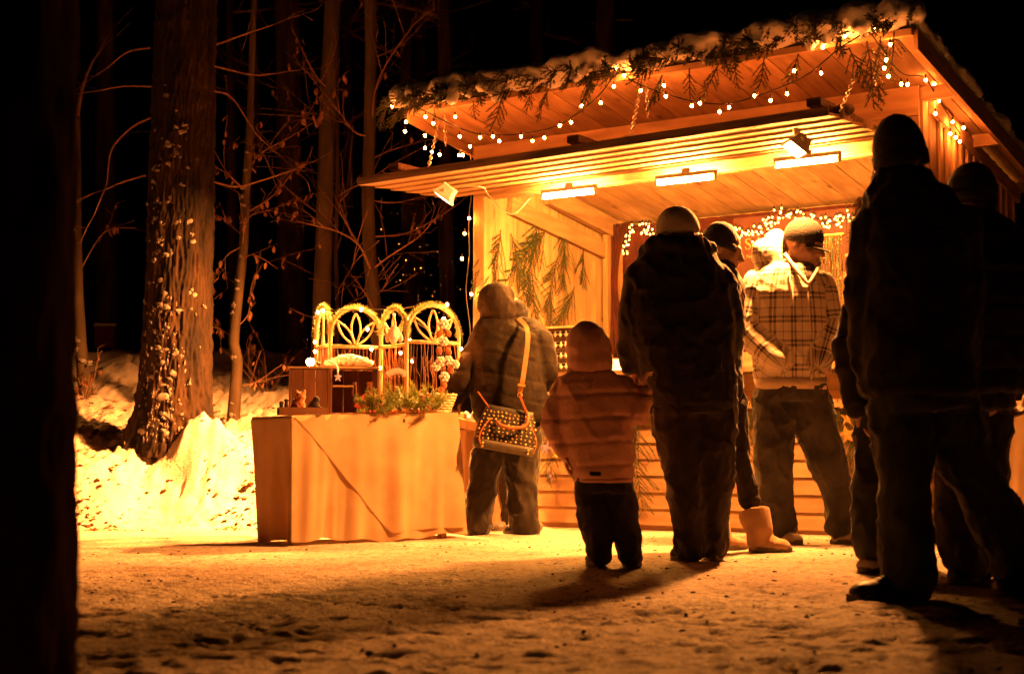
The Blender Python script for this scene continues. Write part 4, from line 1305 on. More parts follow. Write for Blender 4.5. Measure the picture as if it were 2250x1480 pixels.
def ztab(w):
    l = MT.inverted() @ w; return ZT + (ZT2 - ZT) * min(1, max(0, l.x / 1.17)) + 0.002
def on_table(px, Y):
    p = P(px, 900, Y); p.z = ztab(p); return p
def mpp(Y): return Y / F_PX

# --- crates
def box_open(name, label, px0, px1, Y, h, yaw, depth, parts_mat, open_front, slots):
    a, b = P(px0, 900, Y), P(px1, 900, Y)
    w = (b - a).length / max(0.5, math.cos(yaw))
    c = (a + b) / 2; c.z = ztab(c)
    r = root(name, label, 'crate', tuple(c), yaw)
    t = 0.012
    nb = 3
    # back, sides, top, bottom planks
    for k in range(nb):
        wk = w / nb
        x = -w / 2 + wk * (k + 0.5)
        if open_front and slots and k in (1, 2):
            MB().box((x, depth / 2, h * 0.22), (wk - 0.004, t, h * 0.40)).build('plank', parts_mat, r)
            MB().box((x, depth / 2, h * 0.86), (wk - 0.004, t, h * 0.24)).build('plank', parts_mat, r)
            MB().box((x - wk * 0.2, depth / 2, h * 0.58), (wk * 0.55, t, h * 0.32)).build('plank', parts_mat, r)
        else:
            MB().box((x, depth / 2, h / 2), (wk - 0.004, t, h - 0.004)).build('plank', parts_mat, r)
        if not open_front:
            MB().box((x, -depth / 2, h / 2), (wk - 0.003, t, h - 0.004 - 0.003 * k)).build('plank', parts_mat, r)
    for s in (-1, 1):
        MB().box((s * (w / 2 + t / 2 + 0.001), 0, h / 2), (t, depth + t, h)).build('side_panel', parts_mat, r)
    MB().box((0, 0, t / 2), (w, depth - t - 0.004, t)).build('bottom', parts_mat, r)
    MB().box((0, 0, h + t / 2 + 0.001), (w + 3 * t, depth + 1.6 * t, t)).build('lid', M['board_x'], r)
    if open_front:
        MB().box((-w * 0.25, 0, h * 0.62), (w * 0.46, depth - 0.03, 0.010)).build('shelf', M['board_x'], r)
    return r, c, w
box_open('wooden_crate', 'closed dark plank crate on the left of the side table', 640, 718, 8.80, 0.275, R(8), 0.16, M['ply'], False, False)
box_open('wooden_crate', 'open dark crate with slots beside the willow screen', 727, 822, 8.95, 0.275, R(14), 0.18, M['ply'], True, True)
# --- white fleece lying on the open crate
c = on_table(765, 8.95); mb = MB()
for k in range(9):
    t = k / 8
    mb.ell((c.x - 0.11 + 0.22 * t, c.y + 0.02, c.z + 0.315 + 0.02 * math.sin(t * 3.1)), (0.045, 0.05, 0.020 + 0.016 * math.sin(t * 3.1)))
me = remesh(mb, 0.007, 2); v = get_v(me); set_v(me, v + get_n(me) * (0.006 * fbm(v * 60, 3, 2))[:, None]); me.materials.append(M['white'])
tag(link('fleece', me), 'white fleece lying on top of the open crate', 'fleece')
# --- large glowing bulb with dark socket on the closed crate
c = on_table(681, 8.78)
r = root('glow_bulb', 'large glowing bulb lying on the closed crate', 'bulb', (c.x, c.y, c.z + 0.318))
MB().ell((0, 0, 0), (0.026, 0.022, 0.024)).build('bulb', M['bulb'], r, True)
MB().tube([(0.022, 0, -0.004), (0.062, 0.0, -0.014)], [0.012, 0.010], 8).build('socket', M['cable'], r, True)
# --- blue star hanging on a white ribbon
def star_mb(R1, R2, t, n=5):
    mb = MB()
    pts = []
    for k in range(2 * n):
        a = math.pi / 2 + math.pi * k / n
        rr = R1 if k % 2 == 0 else R2
        pts.append((rr * math.cos(a), rr * math.sin(a)))
    vs = [(x, -t / 2 * 0.4, z) for x, z in pts] + [(x, t / 2 * 0.4, z) for x, z in pts] + [(0, -t / 2, 0), (0, t / 2, 0)]
    m = 2 * n; fs = []
    for k in range(m):
        k2 = (k + 1) % m
        fs += [(k, k2, 2 * m), (m + k2, m + k, 2 * m + 1), (k2, k, m + k, m + k2)]
    return mb.add(vs, fs)
c = P(742, 828, 8.80)
r = root('star_ornament', 'pale blue star hanging on a white ribbon before the crates', 'ornament', tuple(c), R(35))
star_mb(0.030, 0.014, 0.012).build('star', M['blue'], r)
MB().tube(curve_pts([(0, 0, 0.025), (-0.004, 0, 0.06), (-0.03, 0.0, 0.085), (-0.06, 0.01, 0.09)], 5), 0.006, 6, flat=0.3).build('ribbon', M['white'], r, True)
# --- tray with toys
c = on_table(664, 8.42)
r = root('toy_tray', 'low reddish tray at the left front of the side table', 'tray', tuple(c), R(14))
for cc, s in (((0, -.052, .022), (.27, .01, .044)), ((0, .052, .022), (.27, .01, .044)), ((-.134, 0, .022), (.01, .094, .044)), ((.134, 0, .022), (.01, .094, .044))):
    MB().box(cc, s).build('side', M['ply'], r)
MB().box((0, 0, 0.005), (.256, .092, .008)).build('base', M['ply'], r)
def toy(name, label, px, Y, prims, mat, vox=0.006, fuzz=0.0, cat='toy'):
    c = on_table(px, Y); mb = MB()
    for p, rr in prims: mb.ell((c.x + p[0], c.y + p[1], c.z + 0.012 + p[2]), rr)
    me = remesh(mb, vox, 2)
    if fuzz:
        v = get_v(me); set_v(me, v + get_n(me) * (fuzz * fbm(v * 90, 2, 3))[:, None])
    me.materials.append(mat)
    return tag(link(name, me), label, cat)
toy('plush_toy', 'orange plush toy slumped in the tray', 655, 8.42, [((0, 0, .045), (.042, .035, .042)), ((.012, 0, .095), (.032, .03, .03)), ((-.03, -.02, .02), (.035, .018, .018)), ((.03, -.02, .02), (.03, .018, .018)), ((-.01, 0, .122), (.012, .008, .014)), ((.034, 0, .122), (.012, .008, .014))], M['plush'], 0.006, 0.004)
toy('knitted_figure', 'dark knitted figure leaning beside the orange plush', 690, 8.44, [((0, 0, .035), (.034, .028, .04)), ((.012, 0, .075), (.022, .02, .022)), ((.035, -.01, .02), (.022, .016, .018)), ((-.02, -.01, .03), (.02, .016, .02))], M['dark_felt'])
toy('knitted_boot', 'tiny dark boot at the left end of the tray', 618, 8.36, [((0, 0, .03), (.014, .014, .032)), ((-.008, -.012, .01), (.018, .016, .012)), ((0, 0, .062), (.016, .016, .010))], M['dark_felt'])
toy('knitted_boot', 'second tiny dark boot a little taller than its neighbour', 629, 8.37, [((0, 0, .036), (.013, .013, .036)), ((-.006, -.012, .012), (.017, .015, .012)), ((0, 0, .074), (.015, .015, .010))], M['dark_felt'])
# --- half-round wooden ornament with a pale crescent painted as its lit edge, leaning on the open crate
c = on_table(795, 8.72)
r = root('crescent_ornament', 'leaning dark half-round ornament with a pale crescent for its lit edge', 'ornament', M=Matrix.Translation(c) @ Matrix.Rotation(R(18), 4, 'Z') @ Matrix.Rotation(R(-14), 4, 'X') @ Matrix.Rotation(R(28), 4, 'Y'))
vs = []; n = 18
for s in (-0.006, 0.006):
    for k in range(n + 1):
        a = math.pi * k / n; vs.append((0.062 * math.cos(a), s, 0.02 + 0.135 * math.sin(a)))
fs = [tuple(range(n + 1)), tuple(range(2 * n + 1, n, -1))] + [(k + 1, k, n + 1 + k, n + 2 + k) for k in range(n)] + [(0, n, 2 * n + 1, n + 1)]
MB().add(vs, fs).build('plate', M['red'], r)
mb = MB()
for k in range(n + 1):
    a = -1.1 + 2.2 * k / n
    w = 0.022 * math.cos(a / 1.1 * 1.5) + 0.002
    x, zz = 0.045 + 0.05 * math.cos(a), 0.07 + 0.105 * math.sin(a)
    mb.v += [(x - w * math.cos(a), -0.012, zz - w * math.sin(a)), (x + w * math.cos(a), -0.012, zz + w * math.sin(a)), (x + w * math.cos(a), -0.003, zz + w * math.sin(a)), (x - w * math.cos(a), -0.003, zz - w * math.sin(a))]
for k in range(n):
    for e in range(4):
        e2 = (e + 1) % 4
        mb.f.append((4 * k + e, 4 * k + e2, 4 * k + 4 + e2, 4 * k + 4 + e))
mb.build('crescent', M['willow'], r)

# --- loose straw and papers on the table top
rg = random.Random(2)
for k in range(3):
    c = on_table((690, 735, 765)[k], (8.36, 8.45, 8.55)[k])
    me = MB().box((0, 0, 0.001), (rg.uniform(.05, .10), rg.uniform(.03, .06), 0.0015)).mesh('paper', M['white'])
    o = place(me, 'paper_tag', Matrix.Translation(c + Vector((0, 0, 0.0008 + 0.0022 * k))) @ Matrix.Rotation(rg.uniform(0, 3), 4, 'Z'), ('white paper by the front edge of the table right of the toy tray', 'white paper flat on the table in the middle between tray and garland', 'white paper flat on the table nearest the spruce garland')[k], 'paper')

# --- spruce garland on the table front
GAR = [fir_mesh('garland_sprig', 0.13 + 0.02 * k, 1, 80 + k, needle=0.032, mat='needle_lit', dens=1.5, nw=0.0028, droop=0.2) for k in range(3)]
a, b = on_table(800, 8.60), on_table(968, 8.84)
r = root('spruce_garland', 'bushy green spruce garland lying along the front of the side table', 'garland', tuple((a + b) / 2))
rg = random.Random(4)
for k in range(64):
    t = k / 63
    p = a.lerp(b, t); q = Vector((p.x, p.y + rg.uniform(-.03, .04), p.z + rg.uniform(0.01, 0.055)))
    o = link('sprig', GAR[rg.randrange(3)], r)
    o.matrix_parent_inverse = MATS[r.name].inverted()
    o.matrix_basis = Matrix.Translation(q) @ Matrix.Rotation(rg.uniform(0, 6.28), 4, 'Z') @ Matrix.Rotation(R(rg.uniform(85, 165)), 4, 'X') @ Matrix.Scale(rg.uniform(0.6, 0.95), 4)
for k in range(7):
    p = a.lerp(b, rg.random())
    MB().ell((p.x, p.y - 0.055, p.z + 0.012), 0.009, nu=8, nv=6).build('berry', M['red'], r, True, local=False)
c = on_table(921, 8.90)
tag(place(MB().ell((0, 0, 0.045), (0.042, 0.042, 0.038)).ell((0, 0, 0.085), (0.008, 0.008, 0.01)).mesh('ball', M['red'], True), 'red_bauble', Matrix.Translation(c + Vector((0, 0, 0.04))), 'dull red bauble behind the spruce garland', 'bauble'), None, None)
# basket behind the garland
c = on_table(962, 9.02); mb = MB()
for j in range(7):
    rr = 0.075 + 0.006 * j
    pts = [(rr * math.cos(q * 6.2832 / 24), 0.7 * rr * math.sin(q * 6.2832 / 24), 0.012 + j * 0.016 + 0.003 * (-1) ** (q + j)) for q in range(25)]
    mb.tube(pts, 0.0085, 6, cap=False)
r = root('basket', 'pale woven basket at the right end of the side table', 'basket', tuple(c))
mb.build('weave', M['willow'], r, True)
MB().tube([(0, 0, 0.002), (0, 0, 0.012)], [0.075, 0.075], 20).build('bottom', M['willow'], r)
# tilted tray on the narrow table, grey bowl
c = P(1036, 940, 9.72); c.z = 0.665
r = root('wooden_tray', 'yellow wooden tray tilted on the narrow table', 'tray', M=Matrix.Translation(c) @ Matrix.Rotation(R(-28), 4, 'Z') @ Matrix.Rotation(R(10), 4, 'Y'))
for cc, s in (((0, -.10, .03), (.24, .012, .06)), ((0, .10, .03), (.24, .012, .06)), ((-.12, 0, .045), (.012, .19, .09)), ((.12, 0, .03), (.012, .19, .06)), ((0, 0, .005), (.22, .185, .01))):
    MB().box(cc, s).build('side', M['willow'], r)
c = P(1042, 905, 9.86); c.z = 0.665
mb = MB()
for k in range(12):
    a = k / 12 * 6.283
    mb.capsule((c.x, c.y, c.z + 0.05), (c.x + 0.06 * math.cos(a), c.y + 0.05 * math.sin(a), c.z + 0.07 + 0.03 * (k % 2)), 0.014, 0.02, 8)
mb.ell((c.x, c.y, c.z + 0.05), (0.05, 0.05, 0.05))
me = remesh(mb, 0.008, 1); me.materials.append(noise_mat('grey_ribbon', (0.20, 0.20, 0.22), (0.34, 0.34, 0.36), 30, 0.4))
tag(link('ribbon_bow', me), 'grey ribbon bow beside the tilted tray', 'bow')

# ------------------------------------------------------------------ folding willow screen
sc = root('willow_screen', 'folding willow screen of arched panels trimmed with fir and lights', 'screen', tuple(on_table(860, 9.2)))
fir_bits = MB()
def panel(p0, p1, ztop, zbar, zbase, petals, seed):
    """arched panel standing between two ground points"""
    rg = random.Random(seed)
    a, b = Vector(p0), Vector(p1)
    e = (b - a); w = e.length; e.normalize()
    nrm = Vector((0, 0, 1)).cross(e)
    at = lambda u, z, d=0.0: a + e * (u * w) + Vector((0, 0, z)) + nrm * d
    zs = ztop - w * 0.5 * 1.05
    arch = [at(0, zbase), at(0, zs * 0.5 + zbase * 0.5), at(0, zs)]
    for k in range(1, 12):
        th = math.pi * k / 12
        arch.append(at(0.5 - 0.5 * math.cos(th), zs + (ztop - zs) * math.sin(th)))
    arch += [at(1, zs), at(1, zs * 0.5 + zbase * 0.5), at(1, zbase)]
    MB().tube(arch, 0.0125, 8).build('arch', M['willow'], sc, True, local=False)
    MB().tube([at(0.02, zbar), at(0.98, zbar)], 0.011, 8).build('cross_bar', M['willow'], sc, True, local=False)
    MB().tube([at(0.02, zbase + 0.02), at(0.98, zbase + 0.02)], 0.011, 8).build('bottom_bar', M['willow'], sc, True, local=False)
    for q in petals:                          # bent withies forming a flower
        tip = (0.5 + q * 0.36, zbar + (ztop - zbar) * (0.86 - 0.22 * abs(q)))
        for s in (-1, 1):
            pts = []
            for k in range(9):
                t = k / 8
                bx_ = 0.5 + q * 0.36 * t
                side = s * 0.085 * math.sin(math.pi * t ** 1.15) * (1.2 if q == 0 else 1.0)
                ln = math.hypot(q * 0.36 * w, tip[1] - zbar)
                ux, uz = (tip[1] - zbar) / ln, -q * 0.36 * w / ln
                pts.append(at(bx_ + side * ux * min(1, 0.28 / w), zbar + (tip[1] - zbar) * t + side * uz * 0.28, -0.006 * s))
            MB().tube(pts, 0.0065, 6).build('withy', M['willow'], sc, True, local=False)
    n = max(5, int(w / 0.020))
    for k in range(n):
        u = (k + 0.5 + rg.uniform(-.35, .35)) / n
        pts = [at(u + rg.uniform(-.03, .03) * t, zbase + (zbar - zbase) * t, rg.uniform(-.006, .006)) for t in (0, .25, .5, .75, 1.0)]
        mb = MB().tube(pts, [0.0042, 0.004, 0.0035, 0.003, 0.0028], 5)
        if rg.random() < 0.6:
            mb.tube([pts[2], pts[2] + e * rg.uniform(-.04, .04) + Vector((0, 0, 0.06)), pts[2] + e * rg.uniform(-.06, .06) + Vector((0, 0, 0.13))], [0.003, 0.0025, 0.002], 4)
        mb.build('stick', M['twig'], sc, local=False)
    # fir trim
    dense = curve_pts(arch[2:-2], 3)
    for k, p in enumerate(dense):
        for j in range(34):
            d = Vector((rg.gauss(0, 1), rg.gauss(0, 1), rg.gauss(0, 1) + 0.3)).normalized() * rg.uniform(0.016, 0.030)
            q = p + Vector((rg.uniform(-.012, .012), rg.uniform(-.01, .01), rg.uniform(-.004, .014)))
            wd = d.orthogonal().normalized() * 0.0024
            fir_bits.add([q - wd, q + wd, q + d], [(0, 1, 2)])
Yb = 9.25
zb_ = on_table(860, 9.2).z
def zz(py, Y): return P(1000, py, Y).z
pts_ = [P(693, 900, 9.45), P(724, 900, 9.12), P(836, 900, 9.26), P(893, 900, 9.02), P(1008, 900, 9.20)]
for p in pts_: p.z = 0
panel(pts_[0], pts_[1], zz(672, 9.25), zz(760, 9.25), zb_, (0,), 1)
panel(pts_[1], pts_[2], zz(677, 9.2), zz(762, 9.2), zb_, (-1, 0, 1), 2)
panel(pts_[2], pts_[3], zz(678, 9.15), zz(760, 9.15), zb_, (-1, 0, 1), 3)
panel(pts_[3], pts_[4], zz(670, 9.1), zz(752, 9.1), zb_, (-1, 0, 1), 4)
fb = fir_bits.build('fir_trim', M['needle_lit'], sc, local=False); fb['kind'] = 'stuff'
ls = root('light_string', 'fairy lights wound around the willow screen', 'string lights', tuple(on_table(860, 9.18)))
bl = [P(a, b, 9.12) for a, b in ((699, 686), (709, 682), (793, 680), (878, 678), (982, 669), (1013, 766), (898, 700), (900, 748), (807, 723), (692, 751), (692, 772), (816, 767), (906, 793), (880, 775), (835, 808), (975, 700))]
MB().tube(curve_pts(bl[:9], 4), 0.0025, 4).build('cable', M['cable'], ls, local=False)
for p in bl:
    o = link('bulb', bulb_big, ls, False); o.matrix_basis = Matrix.Translation(p)
# hanging ornaments on the screen
def flower_mb(R1, mbx=None, c=(0, 0, 0), n=6):
    mb = mbx or MB()
    for k in range(n):
        a = 6.283 * k / n
        mb.ell((c[0] + R1 * 0.55 * math.cos(a), c[1], c[2] + R1 * 0.55 * math.sin(a)), (R1 * 0.5, R1 * 0.22, R1 * 0.5), nu=8, nv=6)
    mb.ell((c[0], c[1] - R1 * 0.15, c[2]), (R1 * 0.3,) * 3, nu=8, nv=6)
    return mb
fo = P(975, 712, 9.0)
r = root('flower_mobile', 'hanging chain of white felt flowers and copper leaves on the right panel', 'ornament', tuple(fo))
for (px, py, rr) in ((974, 712, 0.034), (975, 750, 0.030), (968, 794, 0.032), (985, 792, 0.030), (958, 806, 0.028), (976, 828, 0.032), (1000, 800, 0.028)):
    p = P(px, py, 9.0) - fo
    flower_mb(rr, c=tuple(p)).build('flower', M['white'], r, True)
for (px, py) in ((966, 732), (984, 732), (965, 770), (985, 772), (975, 845), (970, 858), (990, 812)):
    p = P(px, py, 9.0) - fo
    MB().ell(tuple(p), (0.020, 0.004, 0.026), Matrix.Rotation(rg.uniform(-1, 1), 3, 'Y'), 8, 6).build('copper_leaf', M['plush'], r, True)
MB().tube([(0, 0.004, 0.10), (0, 0.004, -0.36)], 0.002, 4).build('thread', M['cable'], r)
c = P(866, 738, 9.0); mb = MB()
mb.ell(c, (0.028, 0.02, 0.045)).ell(c + Vector((0, 0, 0.045)), 0.02)
for s in (-1, 1):
    for k in range(4): mb.ell(c + Vector((s * (0.016 + 0.008 * k), 0.004, 0.03 - 0.014 * k)), (0.016, 0.008, 0.03))
me = remesh(mb, 0.006, 1); v = get_v(me); set_v(me, v + get_n(me) * (0.005 * fbm(v * 80, 2, 2))[:, None]); me.materials.append(M['white'])
tag(link('winged_ornament', me), 'white fluffy winged ornament hanging in the narrow panel', 'ornament')
# arched white plaque
c = P(872, 818, 8.98)
vs, fs = [], []
n = 16
for s in (-0.005, 0.005):
    for k in range(n + 1):
        a = R(50) + R(80) * k / n
        for rr in (0.080, 0.117): vs.append((-rr * math.cos(a) * 0.92, s, rr * math.sin(a) - 0.09))
h = 2 * (n + 1)
for k in range(n):
    i = 2 * k
    fs += [(i, i + 1, i + 3, i + 2), (h + i + 1, h + i, h + i + 2, h + i + 3), (i + 1, h + i + 1, h + i + 3, i + 3), (h + i, i, i + 2, h + i + 2)]
fs += [(0, h, h + 1, 1), (2 * n, 2 * n + 1, h + 2 * n + 1, h + 2 * n)]
r = root('arched_plaque', 'small white arched plaque hung on the narrow panel', 'plaque', tuple(c))
MB().add(vs, fs).build('plate', M['white'], r)
vs, fs = [], []
for k in range(n + 1):
    a = R(58) + R(64) * k / n
    for rr in (0.086, 0.089): vs.append((-rr * math.cos(a) * 0.92, -0.0062, rr * math.sin(a) - 0.09))
fs = [(2 * k, 2 * k + 1, 2 * k + 3, 2 * k + 2) for k in range(n)]
MB().add(vs, fs).build('painted_line', M['gold_print'], r)
c = on_table(876, 8.93); mb = MB()
mb.ell(c + Vector((0, 0, .05)), (.022, .02, .05)).ell(c + Vector((0, 0, .11)), .018).capsule(c + Vector((0, 0, .12)), c + Vector((0, 0, .155)), .014, .003)
for s in (-1, 1): mb.capsule(c + Vector((s * .012, 0, .08)), c + Vector((s * .034, -.01, .05)), .009, .008)
me = remesh(mb, 0.005, 2); me.materials.append(M['white'])
tag(link('figurine', me), 'white pointed-hat figurine standing behind the garland', 'figurine')

# ------------------------------------------------------------------ counter goods
# display board with rows of glass figures
c = on_y(1216, 815, 0.10); top = on_y(1216, 722, 0.10)
x0, x1 = on_y(1182, 770, 0.10).x, on_y(1262, 770, 0.10).x
zc = 1.058
db = root('display_board', 'dark upright board at the left end of the counter', 'display board', M=MS @ Matrix.Translation(((x0 + x1) / 2, 0.10, zc)))
hh = top.z - zc; ww = x1 - x0
MB().box((0, 0.012, hh / 2), (ww, 0.012, hh)).build('panel', M['dark_wood'], db)
MB().box((0, 0.0, hh + 0.008), (ww + 0.02, 0.05, 0.014)).build('top_rail', M['willow'], db)
for k in range(4): MB().box((0, 0.002, hh * (0.95 - k * 0.235)), (ww - 0.01, 0.006, 0.004)).build('wire_rail', M['metal'], db)
fig = MB().ell((0, 0, 0), (.008, .008, .009), nu=8, nv=6).ell((0, 0, -.02), (.012, .009, .014), nu=8, nv=6).ell((-.012, 0, -.014), (.008, .003, .006), nu=6, nv=5).ell((.012, 0, -.014), (.008, .003, .006), nu=6, nv=5).mesh('glass_figure', M['glass'], True)
rg = random.Random(6)
for k in range(4):
    for j in range(7):
        place(fig, 'glass_figure', MS @ Matrix.Translation(((x0 + x1) / 2 - ww / 2 + 0.022 + j * (ww - 0.044) / 6 + rg.uniform(-.003, .003), 0.092, zc + hh * (0.95 - k * 0.235) - 0.012)),
              'small glass figure on the dark counter board, %s row, %s from the left' % (('top', 'second', 'third', 'bottom')[k], ord[j]), 'glass figure', 'glass figures on the counter board')
# lit lantern, risers, fairy string on the counter
c = on_y(1356, 800, -0.02)
r = root('paper_lantern', 'small glowing white lantern on the counter beside the dark coat', 'lantern', M=MS @ Matrix.Translation((c.x, 0.0, zc)))
MB().box((0, 0, 0.045), (0.09, 0.07, 0.075)).build('shade', emit_mat('lit_lantern', (1.0, 0.52, 0.17), 5.0), r)
MB().box((0, 0, 0.004), (0.10, 0.08, 0.006)).build('base', M['willow'], r)
MB().box((0, 0, 0.086), (0.10, 0.08, 0.006)).build('lid', M['willow'], r)
for k, (px, w, h, y) in enumerate(((1640, 0.20, 0.10, 0.1), (1460, 0.3, 0.12, 0.12), (1850, 0.22, 0.12, 0.12))):
    c = on_y(px, 800, y)
    r = root('goods_box', ['plain wooden box on the counter left of the plaid jacket', 'plain wooden box on the counter behind the dark coat', 'plain wooden box on the counter right of the plaid jacket'][k], 'box', M=MS @ Matrix.Translation((c.x, y, zc)))
    for cc, s in (((0, -.08, h / 2), (w, .012, h)), ((0, .08, h / 2), (w, .012, h)), ((-w / 2 - .006, 0, h / 2), (.011, .172, h)), ((w / 2 + .006, 0, h / 2), (.011, .172, h)), ((0, 0, .006), (w - .002, .146, .01))):
        MB().box(cc, s).build('side', M['board_x'], r)
# bead strands hanging at the right of the opening
M['bead_green'] = noise_mat('green_beads', (0.10, 0.30, 0.10), (0.30, 0.5, 0.22), 60, 0.2, spec=0.7)
M['bead_gold'] = noise_mat('gold_beads', (0.65, 0.45, 0.14), (0.8, 0.6, 0.22), 60, 0.25, spec=0.7)
c0 = on_y(1820, 560, -0.10)
st = root('necklace_stand', 'upright stand hung with glittering green and gold bead strands', 'stand', M=MS @ Matrix.Translation((c0.x, -0.06, zc)))
MB().tube([(0, 0, 0), (0, 0, 0.80)], 0.012, 8).build('pole', M['willow'], st)
MB().tube([(-0.09, 0, 0.80), (0.09, 0, 0.80)], 0.012, 8).build('arm', M['gold'], st)
MB().tube([(0, 0, 0.0), (0, 0, 0.02)], 0.08, 16).build('foot', M['willow'], st)
rg = random.Random(12)
for k in range(9):
    mb = MB(); x = -0.08 + 0.02 * k; L = rg.uniform(0.42, 0.62)
    n = int(L / 0.012)
    for j in range(n):
        mb.ell((x + rg.uniform(-.003, .003), -0.016 - 0.006 * (k % 2), 0.79 - j * 0.012), rg.uniform(.0045, .0075), nu=6, nv=4)
    s = mb.build('bead_strand', M['bead_green'] if k % 2 else M['bead_gold'], st, True)
# stars and bells on the counter front
def star_at(px, py, s, mat, lb, rot=0, y=-0.12):
    p = on_y(px, py, y)
    place(star_mb(s, s * 0.45, 0.015).mesh('star', mat), 'star_ornament', MS @ Matrix.Translation(p) @ Matrix.Rotation(R(rot), 4, 'Y'), lb, 'ornament')
star_at(1864, 918, 0.055, M['gold'], 'upper gold star on the counter front right of the plaid jacket', 5)
star_at(1860, 955, 0.062, M['gold'], 'large lower gold star on the counter front right of the plaid jacket', -12, -0.135)
star_at(1885, 1000, 0.05, M['board_x'], 'wooden star below the gold stars on the counter front', 10)
star_at(1208, 1047, 0.034, M['blue'], 'small dark star dangling low on the counter front beside the child', 0)
star_at(1200, 985, 0.05, M['blue'], 'dark star above the small dangling one on the counter front', 20)
star_at(1388, 965, 0.05, M['gold'], 'gold star on the counter front beside the child sleeve', 15)
for k, (px, py) in enumerate(((1855, 893), (1222, 1002))):
    p = on_y(px, py, -0.12); mb = MB()
    mb.loft([[(rr * math.cos(a * 0.5236), rr * math.sin(a * 0.5236), z_) for a in range(12)] for rr, z_ in ((.004, .04), (.014, .034), (.018, .018), (.022, .004), (.032, -.008))])
    place(mb.mesh('bell', M['gold'], True), 'bell_ornament', MS @ Matrix.Translation(p), ['small gold bell above the gold stars on the counter front', 'small gold bell hanging beside the pink child'][k], 'bell')

# falling snow caught by the left flood lamp: nobody could count it
rng = np.random.default_rng(3)
mb = MB()
for k in range(130):
    c_ = P(rng.normal(925, 75), rng.uniform(430, 760), rng.uniform(9.3, 10.6))
    if c_.x > -0.35: continue
    s = rng.uniform(0.0008, 0.0018)
    mb.ell(c_, (s, s, s * 1.8), Matrix.Rotation(rng.uniform(-.3, .3), 3, 'Y'), 5, 4)
for k in range(60):
    c_ = P(rng.normal(1790, 60), rng.uniform(380, 600), rng.uniform(7.5, 8.6)); s = rng.uniform(0.0008, 0.0016)
    mb.ell(c_, (s, s, s * 1.6), None, 5, 4)
tag(mb.build('falling_snow', M['snow_dimmed']), 'snowflakes falling through the lamp light', 'snowflakes', kind='stuff')
# ------------------------------------------------------------------ people
M['skin'] = noise_mat('skin', (0.56, 0.33, 0.24), (0.66, 0.42, 0.32), 12, 0.5, 0.1, 200)
def fabric(name, c1, c2, scale=14, rough=0.85, bump=0.35, bscale=90, sheen=0.25, **k):
    return noise_mat(name, c1, c2, scale, rough, bump, bscale, sheen=sheen, **k)
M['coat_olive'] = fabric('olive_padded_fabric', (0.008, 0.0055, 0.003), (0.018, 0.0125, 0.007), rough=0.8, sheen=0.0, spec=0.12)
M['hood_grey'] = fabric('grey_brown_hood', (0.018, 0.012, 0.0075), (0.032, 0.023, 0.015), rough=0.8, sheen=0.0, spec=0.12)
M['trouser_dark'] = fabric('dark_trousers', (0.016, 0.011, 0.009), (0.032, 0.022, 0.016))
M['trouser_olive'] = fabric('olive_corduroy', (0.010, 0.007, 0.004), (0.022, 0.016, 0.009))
M['coat_pink'] = fabric('pink_padded_fabric', (0.78, 0.40, 0.34), (0.88, 0.50, 0.43), rough=0.6)
M['coat_black'] = fabric('black_coat', (0.010, 0.008, 0.008), (0.022, 0.017, 0.015), sheen=0.15)
M['coat_black2'] = fabric('dark_jacket', (0.014, 0.011, 0.010), (0.028, 0.022, 0.018), sheen=0.15)
M['jeans'] = fabric('worn_denim', (0.020, 0.019, 0.020), (0.055, 0.050, 0.045), scale=7)
M['jeans_dark'] = fabric('dark_denim', (0.020, 0.022, 0.018), (0.045, 0.046, 0.034), scale=7)
M['leggings'] = fabric('black_leggings', (0.012, 0.008, 0.007), (0.02, 0.014, 0.012), sheen=0.1)
M['hat_cream'] = fabric('cream_knit', (0.66, 0.57, 0.46), (0.80, 0.72, 0.61), bump=0.9, bscale=120)
M['hat_black'] = fabric('black_knit', (0.013, 0.010, 0.009), (0.026, 0.020, 0.017), bump=0.9, bscale=120)
M['hair_red'] = fabric('auburn_hair', (0.20, 0.065, 0.022), (0.34, 0.13, 0.045), scale=40, stretch=(4, 4, 0.3))
M['hair_fair'] = fabric('fair_hair', (0.26, 0.16, 0.08), (0.36, 0.24, 0.13), scale=40, stretch=(4, 4, 0.3))
M['fur'] = fabric('pale_fur', (0.42, 0.28, 0.17), (0.58, 0.42, 0.28), scale=40)
M['suede'] = fabric('tan_suede', (0.34, 0.20, 0.11), (0.44, 0.28, 0.16))
M['shoe_dark'] = noise_mat('dark_leather', (0.010, 0.008, 0.007), (0.024, 0.018, 0.014), 20, 0.45, 0.2)
M['shoe_pale'] = noise_mat('pale_trainer', (0.42, 0.36, 0.30), (0.56, 0.50, 0.43), 20, 0.5, 0.2)
M['shoe_grey'] = noise_mat('grey_suede_shoe', (0.20, 0.17, 0.15), (0.28, 0.25, 0.22), 20, 0.8, 0.2)
M['sole'] = noise_mat('rubber_sole', (0.10, 0.08, 0.06), (0.16, 0.13, 0.10), 20, 0.7)
M['scarf'] = fabric('dark_green_scarf', (0.008, 0.030, 0.012), (0.014, 0.050, 0.020))
M['lining'] = fabric('dark_lining', (0.02, 0.014, 0.012), (0.035, 0.025, 0.02))

